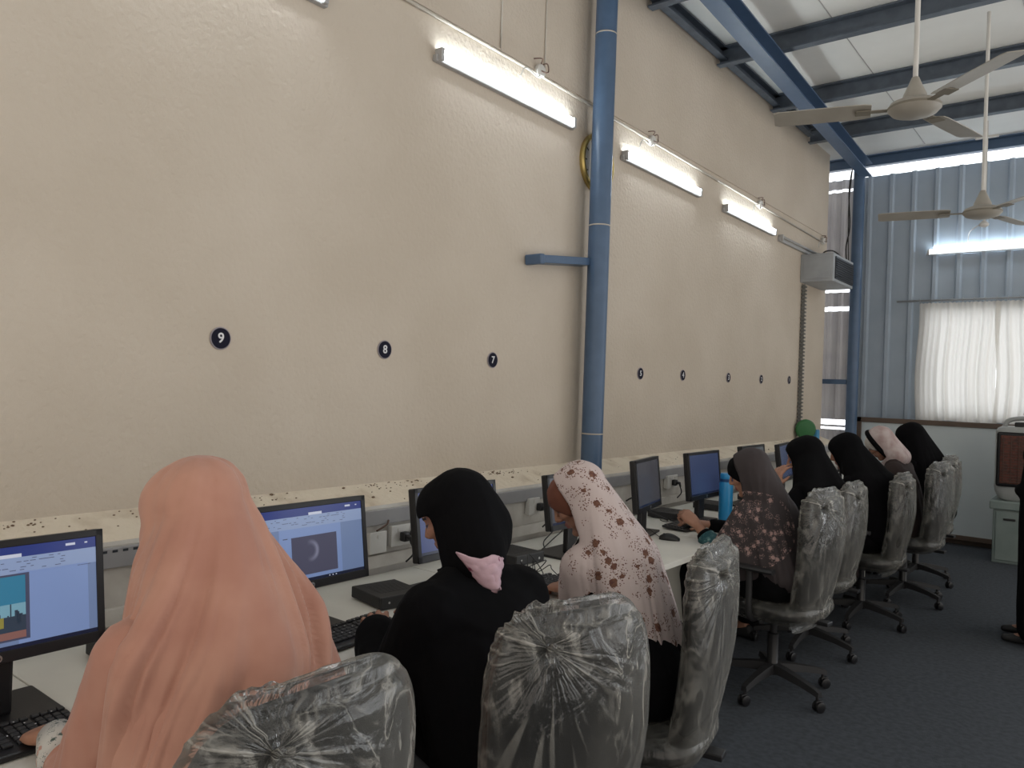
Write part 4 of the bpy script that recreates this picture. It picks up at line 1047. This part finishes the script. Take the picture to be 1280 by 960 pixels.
def person(cfg):
    x, y, yaw = cfg['at']
    root = thing('person', cfg['label'], 'person', (x, y, 0), yaw, cfg.get('group'))
    Ri = Matrix.Rotation(-yaw, 4, 'Z'); loc = Vector((x, y, 0))
    TL_ = lambda w: Ri @ (Vector(w) - loc)         # world point -> local
    vox = cfg.get('vox', .006)
    hc = TL_(cfg['head']); pitch, hyaw = cfg.get('pitch', 15), cfg.get('hyaw', 0)
    Hm = Matrix.Translation(hc) @ Matrix.Rotation(R(hyaw), 4, 'Z') @ Matrix.Rotation(R(pitch), 4, 'Y')
    sf, sz = cfg['sh']                              # shoulder forward, height
    standing = cfg.get('standing', False)
    pelvis = Vector((cfg.get('pel', -.05), 0, .60 if not standing else .95)); neck = Vector((sf + .03, 0, sz + .06)).lerp(Hm @ Vector((-.03, 0, -.06)), .3)
    sw = cfg.get('sw', .165)
    turn = Matrix.Rotation(R(cfg.get('turn', 0)), 4, 'Z')
    SL, SR = Vector((sf, 0, sz)) + turn @ Vector((0, sw, 0)), Vector((sf, 0, sz)) + turn @ Vector((0, -sw, 0))
    chest = Vector((sf * .7 + pelvis.x * .3, 0, sz - .12)); waist = pelvis.lerp(chest, .45)
    body = head_hulls(Hm)
    body.append([(Hm @ Vector((-.03, 0, -.05)), .050), (neck, .052)])
    body.append([(neck - Vector((0, 0, .02)), .055), (SL, .050), (SR, .050), (chest, .11)])
    body.append([(chest + Vector((0, .06, 0)), .10), (chest - Vector((0, .06, 0)), .10), (waist + Vector((0, .04, 0)), .09), (waist - Vector((0, .04, 0)), .09)])
    body.append([(waist + Vector((0, .04, 0)), .09), (waist - Vector((0, .04, 0)), .09), (pelvis + Vector((0, .07, 0)), .10), (pelvis - Vector((0, .07, 0)), .10)])
    robe = []; sleeve2 = []
    g = cfg.get('fat', .014)
    robe.append([(neck - Vector((0, 0, .03)), .07), (SL, .06 + g * .7), (SR, .06 + g * .7), (chest, .12 + g)])
    robe.append([(chest + Vector((0, .07, 0)), .105 + g), (chest - Vector((0, .07, 0)), .105 + g), (SL - Vector((0, .02, .05)), .06 + g), (SR - Vector((0, -.02, .05)), .06 + g), (pelvis + Vector((0, .09, 0)), .12 + g), (pelvis - Vector((0, .09, 0)), .12 + g)])
    ends = {}
    for key, Sh, sd in (('L', SL, 1), ('R', SR, -1)):
        wr = TL_(cfg['hand' + key]); fw = cfg.get('fw' + key); pole = cfg.get('pole' + key, (-.25, sd * .8, -.7))
        El, Wr = ik(Sh, wr, cfg.get('ua', .285), cfg.get('fa', .245), pole)
        ends[key] = (El, Wr)
        body.append([(Sh, .048), (El, .038)]); body.append([(El, .038), (El.lerp(Wr, .35), .036), (Wr, .024)])
        robe.append([(Sh, .062 + g), (El, .05 + g * .9)])
        cuff = El.lerp(Wr, cfg.get('cuff' + key, .86))
        robe.append([(El, .05 + g * .9), (cuff, cfg.get('cuffr', .040) + g * .3)])
        f = (Ri.to_3x3() @ Vector(fw)) if fw else (Wr - El)
        upv = Ri.to_3x3() @ Vector(cfg.get('up' + key, (0, 0, 1)))
        Mh = frame(Wr, f, upv)
        body += hand_hulls(Mh, -sd, cfg.get('curl' + key, .35), 1, .6)
    # legs
    feet = []
    for sd in (1, -1):
        hip = pelvis + Vector((.02, sd * .09, -.02))
        if standing: knee = Vector((pelvis.x + .03, sd * .09, .50)); ank = Vector((pelvis.x, sd * .10, .09)); toe = ank + Vector((.15, sd * .02, -.055))
        else: knee = Vector((pelvis.x + .44, sd * .11, .56)); ank = Vector(cfg.get('ank', (pelvis.x + .42, 0, .10))) + Vector((0, sd * .10, 0)); toe = ank + Vector((.14, sd * .01, -.055))
        body.append([(hip, .085), (knee, .055)]); body.append([(knee, .055), (knee.lerp(ank, .3), .052), (ank, .034)])
        body.append([(ank - Vector((.03, 0, .045)), .032), (ank - Vector((0, 0, .02)), .032), (toe, .024), (toe + Vector((.04, 0, -.006)), .018)])
        feet.append((ank, toe))
        if not standing:
            robe.append([(pelvis + Vector((0, sd * .08, 0)), .12 + g), (knee, .085)])
    if not standing:
        kc = Vector((pelvis.x + .44, 0, .54)); ac_ = feet[0][0].copy(); ac_.y = 0
        robe.append([(kc + Vector((0, .11, 0)), .085), (kc - Vector((0, .11, 0)), .085), (pelvis + Vector((.05, .08, -.02)), .10), (pelvis + Vector((.05, -.08, -.02)), .10)])
        robe.append([(kc + Vector((0, .11, 0)), .08), (kc - Vector((0, .11, 0)), .08), (ac_ + Vector((-.03, .13, .07)), .08), (ac_ + Vector((-.03, -.13, .07)), .08)])
    else:
        b = Vector((pelvis.x, 0, 0))
        robe.append([(pelvis + Vector((0, .09, 0)), .13), (pelvis + Vector((0, -.09, 0)), .13), (b + Vector((.04, .20, .11)), .09), (b + Vector((.04, -.20, .11)), .09), (b + Vector((-.12, .12, .11)), .09), (b + Vector((-.12, -.12, .11)), .09)])
    bmb = fuse(body, cfg.get('bvox', vox * .72), 2, 24)
    eyes = [Hm @ Vector((.084, s * .031, .010)) for s in (1, -1)]; brow = [Hm @ Vector((.088, s * .031, .032)) for s in (1, -1)]; lip = Hm @ Vector((.092, 0, -.052))
    Hi = Hm.inverted()
    for f in bmb.faces:
        c = f.calc_center_median()
        if (c - hc).length > .16: continue
        q = Hi @ c
        if q.x > .06 and abs(q.z - .008) < .0055 and .018 < abs(q.y) < .044: f.material_index = 2
        elif q.x > .06 and abs(q.z - .034 + abs(abs(q.y) - .03) * .15) < .004 and .014 < abs(q.y) < .048: f.material_index = 2
        elif q.x > .078 and abs(q.y) < .022 and -.064 < q.z < -.041: f.material_index = 1
    obj('body', bmb, None, root, True, mats=['skin', 'lip', 'eye'])
    bmr = fuse(robe, vox * 1.25, 5)
    folds(bmr, (sf, 0, 0), .009, 3.0, 0, sz + .05, .3, cfg.get('seed', 0))
    obj('robe', bmr, cfg['robe'], root, True)
    # headscarf
    P = lambda a, b, c: Hm @ Vector((a, b, c))
    hk = cfg.get('hk', 1.0)
    hood = [[(P(-.030, 0, .034), .096 * hk), (P(.012, 0, .036), .088 * hk), (P(-.02, 0, -.03), .092 * hk)],
            [(P(-.02, 0, 0), .094 * hk), (P(.02, 0, -.02), .086 * hk), (P(.045, 0, -.105), .036), (P(-.01, .02, -.10), .055), (P(-.01, -.02, -.10), .055), (neck, .085)]]
    for hl in cfg['cape']:
        s = []
        for e in hl:
            if e[0] == 'h': s.append((P(*e[1:4]), e[4]))
            elif e[0] == 'w': s.append((TL_(e[1:4]), e[4]))
            elif e[0] == 'L': s.append((ends['L'][e[1]] + Vector((0, 0, e[3] if len(e) > 3 else 0)), e[2]))
            elif e[0] == 'R': s.append((ends['R'][e[1]] + Vector((0, 0, e[3] if len(e) > 3 else 0)), e[2]))
            elif e[0] == 'SL': s.append((SL, e[1]))
            elif e[0] == 'SR': s.append((SR, e[1]))
            else: s.append((Vector(e[0:3]), e[3]))
        hood.append(s)
    bmh = fuse(hood, vox, cfg.get('hsm', 8), 90)
    folds(bmh, (hc.x - .01, hc.y, 0), cfg.get('famp', .010), cfg.get('ffreq', 2.6), cfg.get('twist', .6), hc.z + .07, .32, cfg.get('seed', 0), tip=cfg.get('tip', (-.25, 0)))
    # face opening
    fo = cfg.get('face', (.062, .088)); fc = cfg.get('fc', (.10, 0, -.010))
    dead = []
    for f in bmh.faces:
        q = Hi @ f.calc_center_median()
        if 'cut' in cfg and q.x > cfg['cut'] + cfg.get('cutk', .25) * max(0, -q.z) and -.115 < q.z < cfg.get('cutz', 9) and q.length < .2: dead.append(f)
        elif q.x > .012 and ((q.y - fc[1]) / fo[0]) ** 2 + ((q.z - fc[2]) / fo[1]) ** 2 < 1 and (q.length < .2): dead.append(f)
        
    bmesh.ops.delete(bmh, geom=dead, context='FACES')
    relax_boundary(bmh, 8)
    solidify(bmh, .003)
    hj = obj('headscarf', bmh, cfg['scarf'], root, True)
    if cfg.get('cap'):
        bmc = fuse([[(P(-.026, 0, .030), .086), (P(.024, 0, .034), .081), (P(-.018, 0, -.03), .080)], [(P(.04, 0, .045), .056), (P(.0, 0, .04), .080), (P(.02, 0, 0), .080)]], vox, 5)
        dd = []
        for f in bmc.faces:
            q = Hi @ f.calc_center_median()
            if q.x > 0 and ((q.y) / .066) ** 2 + ((q.z + .035) / .072) ** 2 < 1: dd.append(f)
        bmesh.ops.delete(bmc, geom=dd, context='FACES'); relax_boundary(bmc, 6); solidify(bmc, .002)
        obj('under_cap', bmc, cfg['cap'], root, True)
    # shoes
    for ank, toe in feet:
        bmf = fuse([[(ank - Vector((.035, 0, .048)), .037), (toe + Vector((0, 0, .0)), .031), (toe + Vector((.045, 0, -.004)), .024)], [(ank - Vector((.03, 0, .03)), .038), (ank + Vector((.03, 0, -.035)), .034)]], .006, 3, 24)
        zmin = min(v.co.z for v in bmf.verts)
        for v in bmf.verts: v.co.z = max(v.co.z - zmin + .001, .001)
        obj('shoe', bmf, cfg.get('shoe', 'blackmatt'), root, True)
    return root, Hm, ends, TL_

PE = {}
# 1: peach scarf
PE[1] = person(dict(at=(-1.27, .83, R(180)), label='person in a long peach headscarf seated at the nearest screen, seen from behind', head=(-1.50, .845, 1.265), pitch=14, hyaw=14, sh=(.13, 1.045), sw=.145,
    handL=(-1.74, .69, .80), handR=(-1.72, 1.02, .80), curlL=.5, upL=(0, 0, 1), fwL=(-.85, .0, -.25), robe='peach', scarf='peach', seed=1.3, vox=.0065, cuffL=.7,
    hk=1.02, hem=.72, poleL=(-.1, .25, -1), poleR=(-.2, -.6, -.8),
    cape=[[('h', -.04, 0, .0, .092), ('h', 0, 0, -.03, .09), (.10, .11, 1.05, .080), (.10, -.15, 1.05, .08), (.02, 0, 1.0, .11), (.20, 0, .97, .10)],
          [(.10, .12, 1.04, .082), (.10, -.155, 1.04, .082), (.02, 0, .98, .11), (-.03, .12, .62, .08), (-.04, -.18, .66, .09), (.28, .12, .75, .08), (.26, -.17, .75, .08)],
          [(.10, .12, 1.0, .08), (.12, .12, .62, .07), (.28, .13, .80, .055), (.36, .13, .80, .045)]], fc=(.13, 0, -.01), famp=.030, ffreq=2.6, twist=1.9))
# 2: black robe, pink cloth at the nape
PE[2] = person(dict(at=(-1.22, 1.58, R(172)), label='person in black robe and black headscarf with a pink cloth at the nape', head=(-1.50, 1.66, 1.175), pitch=26, hyaw=24, face=(.074, .094), cut=.03, cutk=0, cutz=.035, sh=(.14, .96), sw=.155,
    handL=(-1.66, 1.52, .81), handR=(-1.66, 1.80, .80), curlL=.4, poleL=(-.2, .4, -.9), poleR=(-.2, -.4, -.9), robe='blackcloth', scarf='blackcloth', seed=2.1, vox=.0065, fat=.034, cuffL=1.1, cuffr=.055,
    hk=1.10, hem=.8,
    cape=[[('h', -.04, 0, .0, .104), ('h', -.07, -.015, -.055, .082), ('h', .0, 0, -.10, .075), (.13, .0, 1.09, .07)]]))
# 3: floral scarf
PE[3] = person(dict(at=(-1.24, 2.36, R(180)), label='person in a cream scarf with brown flowers, bowed over clasped hands', head=(-1.50, 2.31, 1.165), pitch=38, hyaw=24, cut=.022, sh=(.17, .95), sw=.145, poleL=(-.3, .05, -1), poleR=(-.3, -.3, -1),
    handL=(-1.62, 2.45, .80), handR=(-1.64, 2.57, .80), fwL=(-.9, .05, -.1), fwR=(-.8, -.45, -.1), curlL=.6, curlR=.6, robe='blackcloth', scarf='floral', cap='undercap', seed=3.7, famp=.012, fat=.008, vox=.0065, cuffL=.55, cuffR=.8,
    hk=1.04, hem=.8, fc=(.10, 0, -.02), face=(.068, .098),
    cape=[[('h', -.03, 0, .0, .094), (.12, .11, .97, .08), (.12, -.13, .97, .08), (.05, 0, .95, .095), ('h', .03, 0, -.11, .05)],
          [(.13, .12, .96, .082), (.12, -.14, .96, .082), (.05, 0, .94, .095), (-.06, .08, .72, .055), (-.09, -.09, .61, .055), (.20, .12, .80, .06), (.20, -.14, .78, .06), ('L', 0, .075), ('R', 0, .075)],
          [('SL', .088), ('L', 0, .088), (.22, .10, .80, .05)],
          [(.12, .10, .95, .08), (.26, .07, .86, .045), (.22, .10, .80, .05), ('h', .03, 0, -.11, .05)]]))
# 4: dark scarf with flowers
PE[4] = person(dict(at=(-1.40, 4.06, R(178)), label='person in grey-brown scarf with pale flowers, raising a fist by the blue bottle', head=(-1.50, 3.92, 1.145), pitch=24, hyaw=12, cut=.035, sh=(.08, .94), sw=.15, pel=-.03,
    handL=(-1.80, 3.95, .84), handR=(-1.86, 4.25, .79), fwL=(-.8, .1, .5), curlL=1.0, upL=(.3, -.4, .7), curlR=.35, poleL=(-.2, .2, -1), robe='blackcloth', scarf='greyfloral', cap='blackcloth', seed=4.2, vox=.008, cuffL=.55,
    hk=1.03, hem=.75, fc=(.10, 0, -.02), face=(.066, .096),
    cape=[[('h', -.03, 0, .0, .094), (.05, .12, .96, .08), (.05, -.12, .96, .08), (-.02, 0, .93, .095), ('h', .03, 0, -.11, .05)],
          [(.04, .13, .95, .085), (.04, -.13, .95, .085), (-.03, 0, .92, .095), (-.12, .10, .64, .06), (-.12, -.10, .64, .06), (.14, .15, .72, .07), (.14, -.14, .72, .07), ('L', 0, .085), ('R', 0, .085)],
          [('SL', .09), ('L', 0, .09), (-.10, .12, .64, .075), (.14, .15, .70, .085)]]))
# 5: face on hand
PE[5] = person(dict(at=(-1.46, 4.92, R(180)), label='person in black resting the face on a raised hand', head=(-1.54, 4.95, 1.17), pitch=18, hyaw=22, sh=(.0, .97), sw=.16, pel=-.03,
    handL=(-1.67, 4.74, 1.0), handR=(-1.80, 5.1, .79), fwL=(.25, .30, .75), upL=(-.3, -.8, .3), curlL=.35, poleL=(-.6, .3, -.9), robe='blackcloth', scarf='blackcloth', seed=5.5, vox=.009, bvox=.006, cuffL=.85,
    hk=1.1, hem=.75,
    cape=[[('h', -.03, 0, .0, .10), (.0, .13, .98, .09), (.0, -.13, .98, .09), (-.10, 0, .95, .11), ('h', .02, 0, -.11, .055)],
          [(.0, .15, .97, .09), (.0, -.15, .97, .09), (-.12, 0, .95, .11), (-.16, .12, .62, .08), (-.16, -.12, .62, .08), (.14, .16, .74, .08), (.14, -.16, .72, .08)]]))
# 6: bowed plain black
PE[6] = person(dict(at=(-1.38, 5.80, R(180)), label='person in plain black scarf bowing towards the screen, before the pink scarf', head=(-1.52, 5.80, 1.165), pitch=24, hyaw=10, sh=(.04, .96), sw=.16, pel=-.03,
    handL=(-1.78, 5.75, .80), handR=(-1.80, 6.0, .79), robe='blackcloth', scarf='blackcloth', seed=6.5, vox=.010, bvox=.007, hk=1.1, hem=.75, fc=(.10, 0, -.02), face=(.066, .096),
    cape=[[('h', -.03, 0, .0, .10), (.0, .13, .98, .09), (.0, -.13, .98, .09), (-.10, 0, .95, .11), ('h', .02, 0, -.11, .055)],
          [(.0, .15, .97, .09), (.0, -.15, .97, .09), (-.12, 0, .95, .11), (-.18, .12, .62, .08), (-.18, -.12, .62, .08), (.14, .16, .70, .08), (.14, -.16, .70, .08)]]))
# 7: pink scarf with black band
PE[7] = person(dict(at=(-1.30, 6.66, R(180)), label='person in a dusty pink and white scarf with black band and dark brown robe', head=(-1.47, 6.60, 1.195), pitch=42, hyaw=0, sh=(.04, 1.0), sw=.17, pel=-.03,
    handL=(-1.75, 6.55, .80), handR=(-1.78, 6.8, .79), robe='brownrobe', scarf='pinkscarf', cap='palescarf', seed=7.1, vox=.010, bvox=.007, hk=1.1, hem=.85, fc=(.10, 0, -.01), face=(.066, .092),
    cut=.0, cutk=.1, cape=[[('h', -.03, 0, .0, .10), ('h', -.02, 0, -.10, .09), (.04, .06, 1.10, .07), (.04, -.06, 1.10, .07), ('h', .05, 0, -.14, .055)]]))
# 8: pointed black
PE[8] = person(dict(at=(-1.34, 7.46, R(180)), label='person in a long black cloak at the far end of the row, before the whiteboard', head=(-1.42, 7.44, 1.215), pitch=20, hyaw=0, sh=(.0, .98), sw=.17, pel=-.03,
    handL=(-1.75, 7.35, .80), handR=(-1.78, 7.6, .79), robe='blackcloth', scarf='blackcloth', seed=8.1, vox=.010, bvox=.008, hk=1.12, hem=.75,
    cape=[[('h', -.04, 0, .02, .10), (-.05, .15, 1.0, .09), (-.05, -.15, 1.0, .09), (-.16, 0, .95, .09), ('h', .02, 0, -.11, .055)],
          [(-.05, .15, 1.0, .09), (-.05, -.15, 1.0, .09), (-.16, 0, .95, .09), (-.20, .14, .6, .08), (-.20, -.14, .6, .08), (.14, .16, .70, .08), (.14, -.16, .70, .08)]]))
# 9: standing person at the right edge of the frame
PE[9] = person(dict(at=(-.36, 6.12, R(186)), standing=True, label='standing person in long black robe in front of the air cooler', head=(-.38, 6.10, 1.52), pitch=10, sh=(.0, 1.34), sw=.17, pel=0.0,
    handL=(-.44, 6.04, 1.0), handR=(-.42, 6.2, 1.0), poleL=(-.8, .3, -.6), poleR=(-.8, -.3, -.6), fwL=(0, 1, 0), fwR=(0, -1, 0), cuffL=1.15, cuffR=1.15, cuffr=.055, robe='blackcloth', scarf='blackcloth', seed=9.1, vox=.010, bvox=.008, hk=1.1, hem=1.2,
    cape=[[('h', -.04, 0, .02, .10), (-.03, .13, 1.36, .08), (-.03, -.13, 1.36, .08), ('h', .02, 0, -.11, .055)]]))
# extras worn by them
def child_local(key, name, bm, m, lab=None):
    o = obj(name, bm, m, PE[key][0], True)
    if lab: o['label'] = lab
    return o
# patterned cuff of person 1
El, Wr = PE[1][2]['L']
bm = B(); tube(bm, [El.lerp(Wr, .45), El.lerp(Wr, .7), El.lerp(Wr, .95)], [.052, .046, .036], 20); child_local(1, 'cuff', bm, 'cuff', 'white patterned sleeve cuff')
# pink cloth of person 2: crumpled kerchief at the nape
Hm2 = PE[2][1]
T2 = PE[2][3]
bm = B(); nx, ny = 26, 18; g = []
A = T2((-1.205, 1.455, 1.145)); 
for j in range(ny + 1):
    row = []
    for i in range(nx + 1):
        u = i / nx - .5; v = j / ny
        wv = .15 * (1 - .72 * v)
        p = Vector((-.02 * v + .007 * noise.noise(Vector((u * 9, v * 6, 2))) + .05 * (u * 2) ** 2 - .02, -u * wv, -v * .075 - u * .025 + .006 * math.sin(u * 9 + 1) + .004 * noise.noise(Vector((u * 8, v * 8, 7)))))
        row.append(bm.verts.new(A + p))
    g.append(row)
for j in range(ny):
    for i in range(nx): bm.faces.new((g[j][i], g[j][i + 1], g[j + 1][i + 1], g[j + 1][i]))
solidify(bm, .004); child_local(2, 'kerchief', bm, 'pinkcloth', 'pink kerchief peeking out under the black headscarf')
# bracelet and teal sleeve of person 4
El, Wr = PE[4][2]['L']
bm = B(); tube(bm, [El.lerp(Wr, .60), El.lerp(Wr, .66), El.lerp(Wr, .72)], [.040, .044, .038], 16); child_local(4, 'bracelet', bm, 'blackcloth', 'black wrist band')
bm = B(); tube(bm, [El.lerp(Wr, -.08), El.lerp(Wr, .2), El.lerp(Wr, .62)], [.070, .068, .050], 20); child_local(4, 'sleeve', bm, 'tealcloth', 'teal printed sleeve')
# black band of person 7
Hm7 = PE[7][1]
bm = B(); pts = []
for k in range(29):
    a = 2 * PI * k / 28; pts.append(Hm7 @ Vector((.012, .100 * math.cos(a), .012 + .118 * math.sin(a))))
tube(bm, pts, .020, 10); child_local(7, 'head_band', bm, 'blackcloth', 'black band around the scarf')
